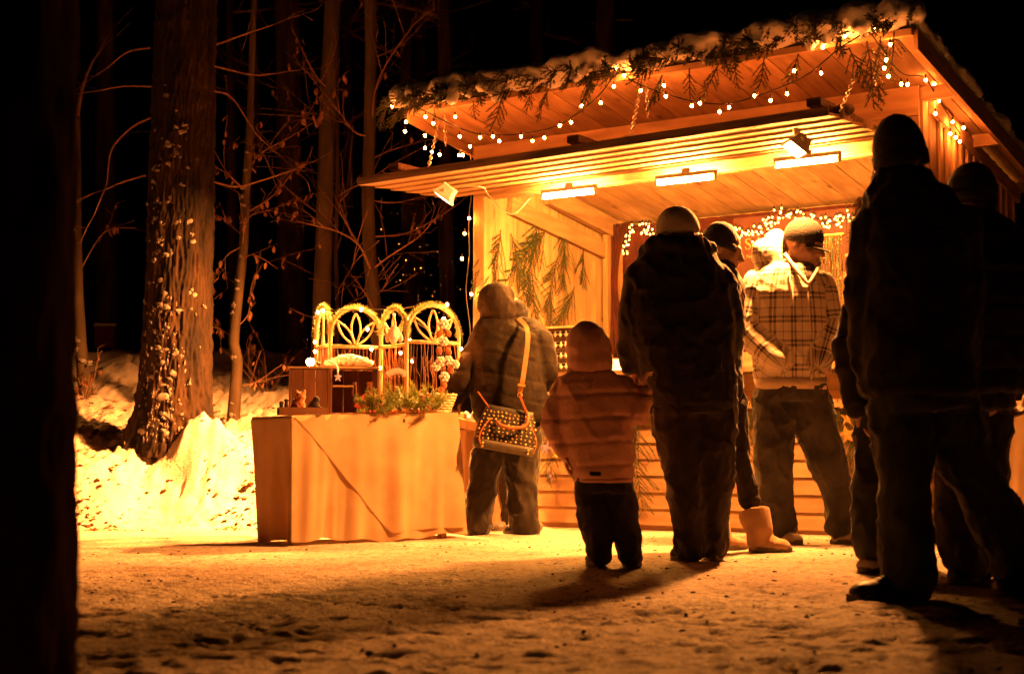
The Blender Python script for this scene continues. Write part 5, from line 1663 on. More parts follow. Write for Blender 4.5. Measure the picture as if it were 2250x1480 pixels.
def knit_stripes(name, bands, zscale, cdark, clight):
    """knitted cap with horizontal ribs; bands: (phase, width) of paler rows"""
    m, nt, b = new_mat(name)
    N, L = nt.nodes, nt.links
    tc = N.new('ShaderNodeTexCoord'); sp = N.new('ShaderNodeSeparateXYZ'); L.new(tc.outputs['Object'], sp.inputs[0])
    w = N.new('ShaderNodeMath'); w.operation = 'MULTIPLY'; w.inputs[1].default_value = zscale; L.new(sp.outputs['Z'], w.inputs[0])
    s = N.new('ShaderNodeMath'); s.operation = 'SINE'; L.new(w.outputs[0], s.inputs[0])
    r = N.new('ShaderNodeMapRange'); r.inputs['From Min'].default_value = bands[0]; r.inputs['From Max'].default_value = bands[1]; L.new(s.outputs[0], r.inputs['Value'])
    mx = N.new('ShaderNodeMixRGB'); mx.inputs['Color1'].default_value = (*cdark, 1); mx.inputs['Color2'].default_value = (*clight, 1); L.new(r.outputs[0], mx.inputs['Fac'])
    L.new(mx.outputs[0], b.inputs['Base Color']); b.inputs['Roughness'].default_value = 0.9
    no = N.new('ShaderNodeTexNoise'); no.inputs['Scale'].default_value = 160; L.new(tc.outputs['Object'], no.inputs['Vector'])
    bp = N.new('ShaderNodeBump'); bp.inputs['Strength'].default_value = 0.8; bp.inputs['Distance'].default_value = 0.008
    L.new(no.outputs['Fac'], bp.inputs['Height']); L.new(bp.outputs[0], b.inputs['Normal'])
    return m
M['hat_ribbed'] = knit_stripes('ribbed_brown_knit', (-0.2, 1.2), 330, (0.006, 0.004, 0.003), (0.022, 0.014, 0.009))
M['hat_striped'] = knit_stripes('striped_grey_green_knit', (0.35, 0.6), 62, (0.028, 0.030, 0.016), (0.12, 0.10, 0.06))

def plaid_mat():
    m, nt, b = new_mat('plaid_flannel')
    N, L = nt.nodes, nt.links
    at = N.new('ShaderNodeAttribute'); at.attribute_name = 'weave'
    sp = N.new('ShaderNodeSeparateXYZ'); L.new(at.outputs['Vector'], sp.inputs[0])
    def band(src, period, c, w):
        d = N.new('ShaderNodeMath'); d.operation = 'DIVIDE'; d.inputs[1].default_value = period; L.new(src, d.inputs[0])
        f = N.new('ShaderNodeMath'); f.operation = 'FRACT'; L.new(d.outputs[0], f.inputs[0])
        s = N.new('ShaderNodeMath'); s.operation = 'SUBTRACT'; s.inputs[1].default_value = c; L.new(f.outputs[0], s.inputs[0])
        a = N.new('ShaderNodeMath'); a.operation = 'ABSOLUTE'; L.new(s.outputs[0], a.inputs[0])
        r = N.new('ShaderNodeMapRange'); r.inputs['From Min'].default_value = w; r.inputs['From Max'].default_value = w + 0.025
        r.inputs['To Min'].default_value = 1; r.inputs['To Max'].default_value = 0; L.new(a.outputs[0], r.inputs['Value'])
        return r.outputs[0]
    def comb(op, a, bb, k=None):
        n = N.new('ShaderNodeMath'); n.operation = op; n.use_clamp = True
        L.new(a, n.inputs[0])
        if isinstance(bb, float): n.inputs[1].default_value = bb
        else: L.new(bb, n.inputs[1])
        return n.outputs[0]
    def axis(src, per):
        w1 = comb('MULTIPLY', band(src, per, 0.22, 0.045), 0.62)
        w2 = comb('MULTIPLY', band(src, per, 0.40, 0.045), 0.62)
        w3 = comb('MULTIPLY', band(src, per, 0.78, 0.012), 0.45)
        return comb('ADD', comb('ADD', w1, w2), w3)
    d = comb('ADD', axis(sp.outputs['X'], 0.120), axis(sp.outputs['Y'], 0.135))
    mx = N.new('ShaderNodeMixRGB'); mx.inputs['Color1'].default_value = (0.78, 0.66, 0.52, 1); mx.inputs['Color2'].default_value = (0.035, 0.016, 0.012, 1)
    L.new(d, mx.inputs['Fac']); L.new(mx.outputs[0], b.inputs['Base Color'])
    b.inputs['Roughness'].default_value = 0.9; b.inputs['Sheen Weight'].default_value = 0.3
    no = N.new('ShaderNodeTexNoise'); no.inputs['Scale'].default_value = 220
    tc = N.new('ShaderNodeTexCoord'); L.new(tc.outputs['Object'], no.inputs['Vector'])
    bp = N.new('ShaderNodeBump'); bp.inputs['Strength'].default_value = 0.4; bp.inputs['Distance'].default_value = 0.004
    L.new(no.outputs['Fac'], bp.inputs['Height']); L.new(bp.outputs[0], b.inputs['Normal'])
    return m
M['plaid'] = plaid_mat()
M['cream_rib'] = fabric('cream_rib', (0.66, 0.52, 0.38), (0.76, 0.62, 0.47), bump=0.5)

def ring(c, hw, dep, yaw=0.0, n=26, p=2.3):
    out = []
    for k in range(n):
        a = 2 * math.pi * k / n
        ca, sa = math.cos(a), math.sin(a)
        x = hw * math.copysign(abs(ca) ** (2 / p), ca); y = dep * math.copysign(abs(sa) ** (2 / p), sa)
        out.append((c.x + x * math.cos(yaw) - y * math.sin(yaw), c.y + x * math.sin(yaw) + y * math.cos(yaw), c.z))
    return out

def head_prims(mb, Mh, s=1.0):
    e = lambda c, r: mb.ell(Mh @ (Vector(c) * s), tuple(q * s for q in (r if hasattr(r, '__len__') else (r,) * 3)), Mh.to_3x3(), 16, 12)
    e((0, -.010, .035), (.076, .095, .085)); e((0, .025, -.030), (.062, .070, .085)); e((0, .035, -.078), (.046, .052, .036))
    e((0, .078, -.100), (.020, .017, .016)); e((0, .080, .022), (.050, .018, .012))
    e((0, .088, -.060), (.024, .013, .007)); e((0, .086, -.074), (.020, .013, .008))
    for k in (-1, 1):
        e((k * .040, .055, -.035), (.027, .027, .030)); e((k * .078, -.008, -.008), (.011, .022, .032)); e((k * .031, .076, .004), (.013, .011, .008))
    mb.capsule(Mh @ (Vector((0, .090, .010)) * s), Mh @ (Vector((0, .113, -.030)) * s), .010 * s, .015 * s)
    e((.012, .098, -.036), (.009, .010, .008)); e((-.012, .098, -.036), (.009, .010, .008))
    mb.capsule(Mh @ (Vector((0, -.015, -.08)) * s), Mh @ (Vector((0, -.035, -.17)) * s), .055 * s, .060 * s)

def hand_prims(mb, w, d, nrm, side, curl=0.5, s=1.0):
    """wrist, direction of the fingers, palm normal, thumb side"""
    d = Vector(d).normalized(); nrm = Vector(nrm); nrm = (nrm - d * nrm.dot(d)).normalized(); lat = d.cross(nrm).normalized() * side
    w = Vector(w)
    M3 = Matrix((lat, d, nrm)).transposed()
    mb.capsule(w - d * 0.03, w + d * 0.02, 0.027 * s, 0.027 * s)
    mb.ell(w + d * 0.055 * s, (0.040 * s, 0.052 * s, 0.017 * s), M3)
    for k, L in enumerate((.072, .082, .076, .060)):
        p = w + d * (0.092 - 0.004 * abs(k - 1)) * s + lat * (0.029 - 0.0195 * k) * s
        dd = d.copy()
        for j, f in enumerate((.45, .31, .24)):
            dd = (Matrix.Rotation(curl * (0.55 + 0.35 * j), 3, lat * side) @ dd).normalized()
            q = p + dd * L * f * s
            mb.capsule(p, q, (0.0095 - 0.0008 * j) * s, (0.0088 - 0.0008 * j) * s, 8); p = q
    p = w + d * 0.030 * s + lat * 0.030 * s
    dd = (lat * 0.75 + d * 0.65 + nrm * 0.25).normalized()
    for j, L in enumerate((.042, .034, .026)):
        q = p + dd * L * s; mb.capsule(p, q, (.0125 - .0012 * j) * s, (.0115 - .0012 * j) * s, 8); p = q
        dd = (dd + d * 0.35 + nrm * 0.12).normalized()

def crumple(me, amp, sc=(8, 8, 6.5), seed=0, quilt=None, seams=None, weight=None):
    v = get_v(me); n = get_n(me)
    sk = np.stack([v[:, 0] + 0.55 * v[:, 2], v[:, 1] + 0.3 * v[:, 2], v[:, 2] - 0.45 * v[:, 0]], 1)
    s2 = np.stack([v[:, 0] - 0.6 * v[:, 2], v[:, 1], v[:, 2] + 0.5 * v[:, 0]], 1)
    a = fbm(sk * sc, 2, seed); b = fbm(s2 * (sc[0] * 1.7, sc[1] * 1.7, sc[2] * 1.5), 2, seed + 4)
    big = fbm(v * 3.1, 2, seed + 6)
    d = amp * ((1 - np.abs(a)) ** 3 - 0.4) + amp * 0.5 * ((1 - np.abs(b)) ** 3 - 0.4) + amp * 0.7 * big
    if weight is not None: d = d * weight(v)
    if quilt:
        per, dep, z0, fx = quilt
        zc = v[:, 2] - z0 + 0.012 * np.sin(v[:, 0] * 9) + fx * v[:, 0]
        f = np.abs(((zc / per) % 1.0) - 0.5) * 2           # 1 at a seam
        d = d + dep * (0.55 - np.clip((f - 0.55) / 0.45, 0, 1) ** 2.2)
        d = d + 0.28 * dep * np.abs(fbm(v * (16, 16, 5), 2, seed + 8)) * np.clip((f - 0.3) / 0.7, 0, 1)
    set_v(me, v + n * d[:, None])

def shoe(parent, heel, toe, w, h, mat, name='shoe', sole=True, boot=0.0, up=None):
    heel, toe = Vector(heel), Vector(toe)
    d = toe - heel; L = d.length; dh = d.normalized()
    sd = Vector((0, 0, 1)).cross(Vector((dh.x, dh.y, 0)).normalized()).normalized(); upv = dh.cross(sd) * -1
    if upv.z < 0: upv = -upv
    M3 = Matrix((sd, dh, upv)).transposed()
    mb = MB()
    at = lambda t, z: heel + dh * (L * t) + upv * z
    mb.ell(at(0.16, h * 0.42), (w * 0.42, L * 0.18, h * 0.52), M3); mb.ell(at(0.45, h * 0.34), (w * 0.46, L * 0.30, h * 0.40), M3)
    mb.ell(at(0.72, h * 0.26), (w * 0.50, L * 0.26, h * 0.30), M3); mb.ell(at(0.86, h * 0.20), (w * 0.42, L * 0.14, h * 0.24), M3)
    mb.ell(at(0.30, h * 0.62), (w * 0.38, L * 0.20, h * 0.44), M3)
    top = up or at(0.2, h * 1.05)
    if boot: mb.tube([at(0.24, h * 0.25), at(0.24, h * 0.9), at(0.22, h * 0.9).lerp(Vector(top), 0.6), Vector(top)], [w * 0.50, w * 0.52, boot, boot * 1.03], 18)
    else: mb.capsule(at(0.20, h * 0.6), Vector(top), w * 0.38, w * 0.36)
    me = remesh(mb, 0.008, 3); me.materials.append(mat)
    zmin = None
    o = link(name, me, parent, False)
    if sole:
        sb = MB(); n = 20; rings = []
        for z0 in (-0.004, 0.020):
            rr = []
            for k in range(n):
                a = 2 * math.pi * k / n
                y = 0.5 + 0.54 * math.sin(a); x = math.cos(a) * w * (0.44 + 0.08 * math.sin(a + 0.3))
                rr.append(heel + dh * (L * y) + sd * x + upv * z0)
            rings.append(rr)
        s_ = sb.loft(rings).build('sole', M['sole'], None)
        s_.parent = o
    return o

def cap_mesh(c, rx, ry, rz, zcut, Mr=None, cuff=0.0, fold=None):
    """knitted cap: dome cut open at zcut (local), optional turned-up cuff"""
    mb = MB(); n = 32; rings = []
    for k in range(11):
        z = rz + (zcut - rz) * (k / 10) ** 1.1
        t = math.sqrt(max(0.0004, 1 - (z / rz) ** 2)) if z > 0 else 1.0 - 0.10 * (z / zcut if zcut else 0) ** 2 * 0.4
        rings.append([Vector((rx * t * math.cos(a * 6.2832 / n), ry * t * math.sin(a * 6.2832 / n), z)) for a in range(n)])
    if cuff:
        z = zcut
        for dz, f in ((-0.004, 1.03), (0.012, 1.05), (cuff, 1.045)):
            rings.append([Vector((rx * f * math.cos(a * 6.2832 / n), ry * f * math.sin(a * 6.2832 / n), z + dz)) for a in range(n)])
    q = lambda v: Vector(c) + (Mr @ v if Mr else v)
    mb.loft([[q(v) for v in r] for r in rings])
    return mb

def person(name, label, Y, torso, arms, legs, head, coat, trousers, coat_mat, trouser_mat, arm_r=(.075, .062, .050), leg_r=(.105, .082, .080), depth=0.75,
           quilt=None, crump=0.010, yaw=0.0, hands=(), hood=None, hood_mat=None, seed=1, extra_coat=None, body_hands=True, voxel=0.011, pelvis=None, attrs=False, group=None):
    J = lambda q: P(q[0], q[1], Y + (q[2] if len(q) > 2 else 0.0))
    def G(q):                                   # a point standing on the ground
        p = J(q); p.z = float(ground_z([p.x], [p.y])[0]) + 0.006; return p
    k = mpp(Y)
    base = J((torso[-1][0], 1000)); 
    r = root(name, label, 'person', (base.x, Y, 0), group=group)
    # body: one continuous surface
    mb = MB()
    st = [(J((t[0], t[1], t[4] if len(t) > 4 else 0)), t[2] * k, t[3]) for t in torso]
    rings = [ring(c, hw * 0.74, dp * 0.72, yaw) for c, hw, dp in st]
    mb.loft(rings)
    for a in arms:
        pts = [J(q) for q in a]
        for i in range(len(pts) - 1): mb.capsule(pts[i], pts[i + 1], (arm_r[i]) * 0.58, (arm_r[i + 1]) * 0.58)
    for l in legs:
        pts = [J(q) for q in l['j']]
        for i in range(2): mb.capsule(pts[i], pts[i + 1], leg_r[i] * 0.66, leg_r[i + 1] * 0.60)
        hp = pts[0]; mb.capsule(st[-1][0], hp, 0.09, leg_r[0] * 0.66)
        h_, t_ = G(l['heel']), G(l['toe'])
        mb.capsule(pts[2], h_.lerp(t_, 0.22) + Vector((0, 0, 0.05)), leg_r[2] * 0.5, 0.035); mb.capsule(h_.lerp(t_, 0.25) + Vector((0, 0, 0.04)), h_.lerp(t_, 0.8) + Vector((0, 0, 0.03)), 0.032, 0.026)
    hc = J(head['c']); Mh = Matrix.Translation(hc) @ Matrix.Rotation(R(head.get('yaw', 0)), 4, 'Z') @ Matrix.Rotation(R(-head.get('pitch', 0)), 4, 'X') @ Matrix.Rotation(R(head.get('roll', 0)), 4, 'Y')
    s = head.get('s', 1.0)
    head_prims(mb, Mh, s)
    mb.capsule(hc + Vector((0, 0, -0.14 * s)), st[0][0] - Vector((0, 0, 0.02)), 0.055 * s, 0.07 * s)
    for h in hands:
        hand_prims(mb, J(h['w']), h['d'], h['n'], h.get('side', 1), h.get('curl', 0.5), h.get('s', 1.0))
    me = remesh(mb, 0.0075, 2); me.materials.append(M['skin'])
    link('body', me, r, False)
    # coat
    mb = MB()
    cst = [(J((t[0], t[1], t[4] if len(t) > 4 else 0)), t[2] * k, t[3]) for t in coat]
    mb.loft([ring(c, hw, dp, yaw) for c, hw, dp in cst])
    for a in arms:
        pts = [J(q) for q in a]
        for i in range(len(pts) - 1): mb.capsule(pts[i], pts[i + 1], arm_r[i], arm_r[i + 1])
    if extra_coat: extra_coat(mb, J, k)
    me = remesh(mb, voxel, 5)
    crumple(me, crump, seed=seed, quilt=quilt)
    me.materials.append(coat_mat)
    co = link('coat', me, r, False)
    # trousers
    mb = MB()
    if pelvis: mb.loft([ring(J(p[:2]), p[2] * k, p[3], yaw) for p in pelvis])
    for l in legs:
        pts = [J(q) for q in l['j']]
        lr = l.get('r', leg_r)
        mb.capsule(pts[0], pts[1], lr[0], lr[1]); mb.capsule(pts[1], pts[2], lr[1], lr[2])
        h_, t_ = G(l['heel']), G(l['toe'])
        if l.get('hem', True):
            e = pts[2].lerp(h_.lerp(t_, 0.25), 0.55)
            mb.capsule(pts[2], e, lr[2], lr[2] * 0.98)
    me = remesh(mb, 0.011, 4)
    crumple(me, 0.016, (9, 9, 4.5), seed + 3)
    me.materials.append(trouser_mat)
    link('trousers', me, r, False)
    for l in legs:
        h_, t_ = G(l['heel']), G(l['toe'])
        shoe(r, h_, t_, l.get('w', 0.10), l.get('h', 0.095), l['mat'], l.get('name', 'shoe'), l.get('sole', True), l.get('boot', 0.0), J(l['up']) if 'up' in l else None)
    return r, co, J, Mh, k

def put(me, name, parent, mat):
    me.materials.append(mat); return link(name, me, parent, False)

def hair_strands(parent, starts, length, mat, seed, spread=0.02, droop=(0, 0, -1), n=70, r=0.0025, name='hair'):
    rg = random.Random(seed); mb = MB()
    for k in range(n):
        p = Vector(starts[rg.randrange(len(starts))]) + Vector((rg.uniform(-spread, spread), rg.uniform(-spread, spread), rg.uniform(-spread, spread)))
        d = Vector(droop) + Vector((rg.uniform(-.25, .25), rg.uniform(-.25, .25), rg.uniform(-.2, .2)))
        pts = [p]
        for j in range(4):
            d = (d + Vector((rg.uniform(-.15, .15), rg.uniform(-.15, .15), -0.05))).normalized()
            pts.append(pts[-1] + d * length * rg.uniform(0.2, 0.3))
        mb.tube(pts, [r, r, r * 0.9, r * 0.7, r * 0.3], 4)
    return mb.build(name, mat, parent, True, local=False)

# ---- 1: shopper with studded bag, leaning over the table
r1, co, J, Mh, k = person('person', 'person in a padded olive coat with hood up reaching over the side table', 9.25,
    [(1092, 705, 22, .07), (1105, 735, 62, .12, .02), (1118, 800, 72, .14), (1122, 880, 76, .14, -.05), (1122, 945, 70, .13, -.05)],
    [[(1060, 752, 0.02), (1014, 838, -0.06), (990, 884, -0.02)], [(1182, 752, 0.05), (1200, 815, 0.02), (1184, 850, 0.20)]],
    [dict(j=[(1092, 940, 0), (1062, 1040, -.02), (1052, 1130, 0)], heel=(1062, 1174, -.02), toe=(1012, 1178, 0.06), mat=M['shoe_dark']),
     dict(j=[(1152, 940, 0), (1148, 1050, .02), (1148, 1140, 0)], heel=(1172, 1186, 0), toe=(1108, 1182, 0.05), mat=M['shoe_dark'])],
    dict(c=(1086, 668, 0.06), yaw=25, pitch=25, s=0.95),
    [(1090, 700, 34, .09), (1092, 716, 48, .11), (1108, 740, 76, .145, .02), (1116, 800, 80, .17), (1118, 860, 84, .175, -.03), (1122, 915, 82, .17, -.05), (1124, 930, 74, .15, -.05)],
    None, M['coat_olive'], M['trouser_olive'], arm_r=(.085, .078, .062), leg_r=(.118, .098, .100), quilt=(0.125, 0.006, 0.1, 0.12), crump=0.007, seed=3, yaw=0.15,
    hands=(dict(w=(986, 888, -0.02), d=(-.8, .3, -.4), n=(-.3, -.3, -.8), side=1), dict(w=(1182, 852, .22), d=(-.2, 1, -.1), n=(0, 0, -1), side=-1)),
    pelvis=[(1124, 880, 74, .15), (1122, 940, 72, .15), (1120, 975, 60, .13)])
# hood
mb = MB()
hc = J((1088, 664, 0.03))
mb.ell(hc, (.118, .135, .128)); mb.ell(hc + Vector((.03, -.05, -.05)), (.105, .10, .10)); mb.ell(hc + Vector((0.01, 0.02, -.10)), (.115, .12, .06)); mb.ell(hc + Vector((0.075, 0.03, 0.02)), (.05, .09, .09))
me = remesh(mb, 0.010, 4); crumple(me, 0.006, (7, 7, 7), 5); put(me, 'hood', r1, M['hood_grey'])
# studded handbag on its strap (a thing carried)
def studded_bag():
    Yb = 9.02
    c = P(1112, 950, Yb)
    r = root('studded_handbag', 'dark handbag covered in gold studs hanging at the hip of the olive-coated shopper', 'handbag', M=Matrix.Translation(c) @ Matrix.Rotation(R(10), 4, 'Y') @ Matrix.Rotation(R(8), 4, 'Z'))
    hw, hb, ht, dp = 0.195, 0.195, 0.135, 0.085
    def sect(z):                                 # z 0..0.28 -> half width, depth
        t = z / 0.27
        return (0.190 - 0.012 * t - 0.075 * max(0, t - 0.45) ** 1.3, 0.085 - 0.055 * t ** 1.4)
    rings = []
    for j in range(15):
        z = 0.27 * j / 14
        w, d = sect(z)
        if j == 0: w, d = w * 0.94, d * 0.85
        rings.append([(x, y, z - 0.12) for x, y, _ in ring(Vector((0, 0, 0)), w, d, 0, 40, 4.0)])
    M['bag'] = noise_mat('black_bag_leather', (0.014, 0.012, 0.010), (0.028, 0.024, 0.018), 30, 0.4, 0.2)
    M['bag_base'] = noise_mat('olive_bag_base', (0.045, 0.038, 0.022), (0.065, 0.055, 0.032), 30, 0.55, 0.2)
    MB().loft(rings).build('bag_body', M['bag'], r, True)
    MB().loft([[(x * 1.012, y * 1.03, z) for x, y, z in rg_] for rg_ in rings[:4]]).build('base_panel', M['bag_base'], r, True)
    stud = MB().ell((0, 0, 0), (.0075, .006, .0075), nu=8, nv=6).mesh('stud', M['gold'], True)
    small = MB().ell((0, 0, 0), (.0046, .0036, .0046), nu=8, nv=6).mesh('stud_small', M['gold'], True)
    for row in range(8):
        z = 0.068 + row * 0.0235
        w, d = sect(z)
        n = 13
        for j in range(n):
            x = (j - (n - 1) / 2) / ((n - 1) / 2) * (w - 0.012)
            if row > 4 and abs(x) < 0.055 and row < 8: pass
            px_ = abs(x / w); y = -d * (1 - px_ ** 4) ** 0.25 - 0.001
            o = link('stud', stud if (j + row) % 2 == 0 else small, r); o.location = (x + 0.004 * math.sin(7 * j + 3 * row), y, z - 0.12 + 0.003 * math.sin(5 * j + row))
    for sx in (-1, 1):
        for q in range(2): 
            o = link('stud', stud, r); o.location = (sx * 0.14, -0.086, -0.085 - 0.02 * q)
    M['tan_leather'] = noise_mat('orange_tan_leather', (0.26, 0.08, 0.025), (0.36, 0.12, 0.04), 20, 0.45)
    MB().tube(curve_pts([(-.14, -.072, -.115), (-.165, -.07, -.06), (-.155, -.06, 0.0), (-.115, -.05, .07)], 5), 0.005, 6).build('piping', M['tan_leather'], r, True)
    MB().tube(curve_pts([(.175, -.06, -.10), (.188, -.05, -.04), (.165, -.045, 0.02), (.125, -.045, .08)], 5), 0.005, 6).build('piping', M['tan_leather'], r, True)
    MB().tube(curve_pts([(-.075, -.07, .055), (-.045, -.10, .035), (.03, -.105, .035), (.095, -.095, .06), (.105, -.07, .12), (.09, -.04, .15)], 6), 0.011, 8).build('handle', M['tan_leather'], r, True)
    inv = MATS[r.name].inverted()
    sp = [P(1142, 862, 8.98), P(1148, 838, 8.97), P(1155, 790, 8.985), P(1160, 745, 9.02), P(1156, 718, 9.10), P(1140, 700, 9.25)]
    cp = curve_pts([inv @ p for p in sp], 7)
    mb = MB(); n = len(cp)
    for i, p in enumerate(cp):
        t = (cp[min(n - 1, i + 1)] - cp[max(0, i - 1)]).normalized()
        nr = Vector((0, -1, 0)); sd = t.cross(nr).normalized(); nr = sd.cross(t)
        for a, b in ((-1, -1), (1, -1), (1, 1), (-1, 1)): mb.v.append(tuple(p + sd * a * 0.014 + nr * b * 0.0035))
    for i in range(n - 1):
        for e in range(4):
            e2 = (e + 1) % 4; mb.f.append((4 * i + e, 4 * i + e2, 4 * i + 4 + e2, 4 * i + 4 + e))
    mb.f += [(0, 1, 2, 3), (4 * n - 1, 4 * n - 2, 4 * n - 3, 4 * n - 4)]
    st = mb.build('strap', noise_mat('pale_tan_strap', (0.30, 0.14, 0.05), (0.40, 0.20, 0.08), 20, 0.5), r)
    q = inv @ P(1142, 868, 8.98)
    MB().tube([q + Vector((0.014 * math.cos(a * .785), 0, 0.014 * math.sin(a * .785))) for a in range(9)], 0.003, 6, cap=False).build('ring', M['gold'], r, True)
    MB().box(inv @ P(1146, 846, 8.965), (0.046, 0.012, 0.014)).build('buckle', M['gold'], r)
    MB().prism(q, (.09, -.045, .15), 0.02, 0.012).build('strap_tab', M['tan_leather'], r)
    MB().prism(inv @ P(1050, 860, 9.0), (-.13, -.02, .13), 0.02, 0.006).build('strap_end', M['tan_leather'], r)
studded_bag()

# ---- 2: second shopper half hidden behind the first
r2, co, J, Mh, k = person('person', 'person in a dark jacket mostly hidden behind the hooded shopper', 9.75,
    [(1150, 715, 20, .07), (1160, 740, 50, .11), (1165, 800, 55, .13), (1160, 880, 55, .13), (1150, 940, 52, .12)],
    [[(1190, 745, 0), (1206, 800, 0.02), (1198, 838, 0.15)], [(1130, 745, .1), (1115, 810, .15), (1120, 850, .25)]],
    [dict(j=[(1165, 930, 0), (1150, 1030, 0), (1150, 1120, 0)], heel=(1160, 1168, 0), toe=(1185, 1170, .15), mat=M['shoe_grey']),
     dict(j=[(1130, 930, 0), (1118, 1030, -.05), (1122, 1115, 0)], heel=(1128, 1163, 0), toe=(1080, 1163, -.05), mat=M['shoe_grey'], w=0.11, h=0.10)],
    dict(c=(1128, 690, 0.05), yaw=-20, pitch=20, s=0.9),
    [(1148, 700, 28, .09), (1160, 735, 54, .13), (1166, 800, 58, .16), (1164, 860, 58, .16), (1160, 910, 58, .15)],
    None, M['coat_black2'], M['trouser_olive'], leg_r=(.10, .082, .075), seed=8, pelvis=[(1155, 880, 54, .13), (1150, 950, 50, .12)],
    hands=(dict(w=(1197, 842, .17), d=(-.3, 1, -.2), n=(0, 0, -1), side=-1), dict(w=(1120, 853, .27), d=(0, 1, -.1), n=(0, 0, -1), side=1)))
mb = MB(); hc = J((1132, 692, 0.04)); mb.ell(hc, (.10, .11, .115)); mb.ell(hc + Vector((.03, -.02, -.06)), (.09, .09, .08))
me = remesh(mb, 0.011, 4); crumple(me, 0.012, (9, 9, 9), 6); put(me, 'hood', r2, M['coat_black2'])

# ---- 3: child in pink puffer jacket
r3, co, J, Mh, k = person('person', 'child in a pink padded jacket with hood up holding an adult hand', 6.75,
    [(1292, 815, 24, .05), (1300, 845, 62, .09), (1305, 920, 66, .10), (1322, 1000, 62, .10), (1326, 1055, 55, .09)],
    [[(1243, 852, 0.02), (1216, 925, 0.0), (1240, 985, -.02)], [(1368, 848, 0.02), (1398, 905, -.03), (1413, 866, 0.02)]],
    [dict(j=[(1300, 1070, 0), (1307, 1145, 0), (1316, 1192, 0)], heel=(1318, 1258, -.03), toe=(1304, 1256, .14), mat=M['shoe_dark'], w=.10, h=.09),
     dict(j=[(1354, 1070, 0), (1369, 1145, 0), (1382, 1190, 0)], heel=(1384, 1252, 0), toe=(1394, 1250, .15), mat=M['shoe_dark'], w=.10, h=.09)],
    dict(c=(1294, 762, 0.03), yaw=-15, s=0.90),
    [(1292, 806, 44, .085), (1296, 826, 62, .10), (1303, 850, 78, .115), (1306, 900, 82, .135), (1312, 960, 80, .140), (1322, 1010, 72, .135), (1326, 1045, 62, .125), (1327, 1058, 56, .11)],
    None, M['coat_pink'], M['trouser_dark'], arm_r=(.060, .056, .048), leg_r=(.072, .066, .060), quilt=(0.108, 0.0100, 0.035, 0.03), crump=0.009, seed=4,
    hands=(dict(w=(1242, 992, -.02), d=(.1, .1, -1), n=(1, 0, 0), side=1, s=0.75), dict(w=(1414, 862, .03), d=(.1, .1, 1), n=(1, -.3, 0), side=-1, s=0.75, curl=0.7)),
    pelvis=[(1325, 1020, 56, .10), (1326, 1075, 60, .105)], voxel=0.009)
mb = MB(); hc = J((1292, 764, 0.0))
mb.ell(hc, (.104, .118, .128)); mb.ell(hc + Vector((.008, -.005, -.065)), (.112, .115, .08)); mb.ell(hc + Vector((.02, .04, 0.0)), (.092, .09, .115))
me = remesh(mb, 0.009, 4); crumple(me, 0.006, (8, 8, 8), 9); put(me, 'hood', r3, M['coat_pink'])
MB().box(J((1308, 1040, -0.128)), (0.05, 0.004, 0.018), Matrix.Rotation(R(3), 3, 'Y')).build('logo_patch', M['trouser_dark'], r3, local=False)
hem = [Vector(p) for p in ring(J((1327, 1054)), 60 * k, .118, 0, 26)]
MB().tube(hem + [hem[0]], 0.010, 8, cap=False).build('hem', M['coat_pink'], r3, True, local=False)

# ---- 4: adult in black coat with cream hat
def collar(mb, J, k):
    c = J((1490, 540, 0.0))
    for a in range(12):
        t = a / 12 * 6.283
        mb.ell(c + Vector((0.135 * math.cos(t), 0.11 * math.sin(t), 0.02 * math.sin(t * 2) - 0.02)), (.055, .055, .050))
r4, co, J, Mh, k = person('person', 'person in a long black coat and cream knit hat seen from behind', 7.05,
    [(1490, 540, 24, .07), (1492, 590, 95, .11), (1495, 680, 110, .13), (1510, 800, 95, .13), (1525, 880, 88, .13)],
    [[(1412, 610, 0), (1390, 715, 0), (1388, 800, 0.03)], [(1580, 612, 0), (1605, 715, .05), (1590, 800, .15)]],
    [dict(j=[(1490, 900, 0), (1503, 1040, -.02), (1512, 1160, 0)], heel=(1530, 1240, -.05), toe=(1484, 1234, .12), mat=M['shoe_dark'], w=.115, h=.12),
     dict(j=[(1566, 900, 0), (1566, 1040, .02), (1564, 1150, .05)], heel=(1572, 1226, .02), toe=(1566, 1222, .26), mat=M['shoe_dark'], w=.11, h=.12)],
    dict(c=(1490, 510, 0.02), yaw=-35, s=1.0),
    [(1490, 522, 56, .12), (1492, 560, 86, .135), (1494, 600, 108, .15), (1494, 680, 118, .175), (1500, 760, 118, .18), (1512, 830, 108, .18), (1522, 885, 98, .17), (1524, 900, 90, .15)],
    None, M['coat_black'], M['trouser_dark'], arm_r=(.080, .075, .062), leg_r=(.132, .100, .084), crump=0.014, seed=5, extra_coat=collar,
    hands=(dict(w=(1392, 818, .03), d=(.12, .05, -1), n=(1, -.2, 0), side=-1, curl=0.6), dict(w=(1588, 806, .18), d=(-.3, .8, -.3), n=(0, 0, -1), side=-1)),
    pelvis=[(1524, 850, 90, .15), (1526, 910, 92, .155)])
Mr = Matrix.Rotation(R(-6), 3, 'Y')
me = cap_mesh(J((1489, 508, 0.0)), .108, .118, .125, -0.015, Mr, cuff=0.0).mesh('hat', None, True)
put(me, 'hat', r4, M['hat_cream'])
hair_strands(r4, [J((1470 + 6 * q, 515, -.09)) for q in range(12)] + [J((1542, 520 + 5 * q, -.04)) for q in range(5)], 0.16, M['hair_fair'], 4, 0.012, (0.25, -.1, -1), 160)
MB().prism(J((1440, 840, -.02)), J((1428, 908, -.03)), 0.030, 0.006).build('strap_end', M['coat_black'], r4, local=False)

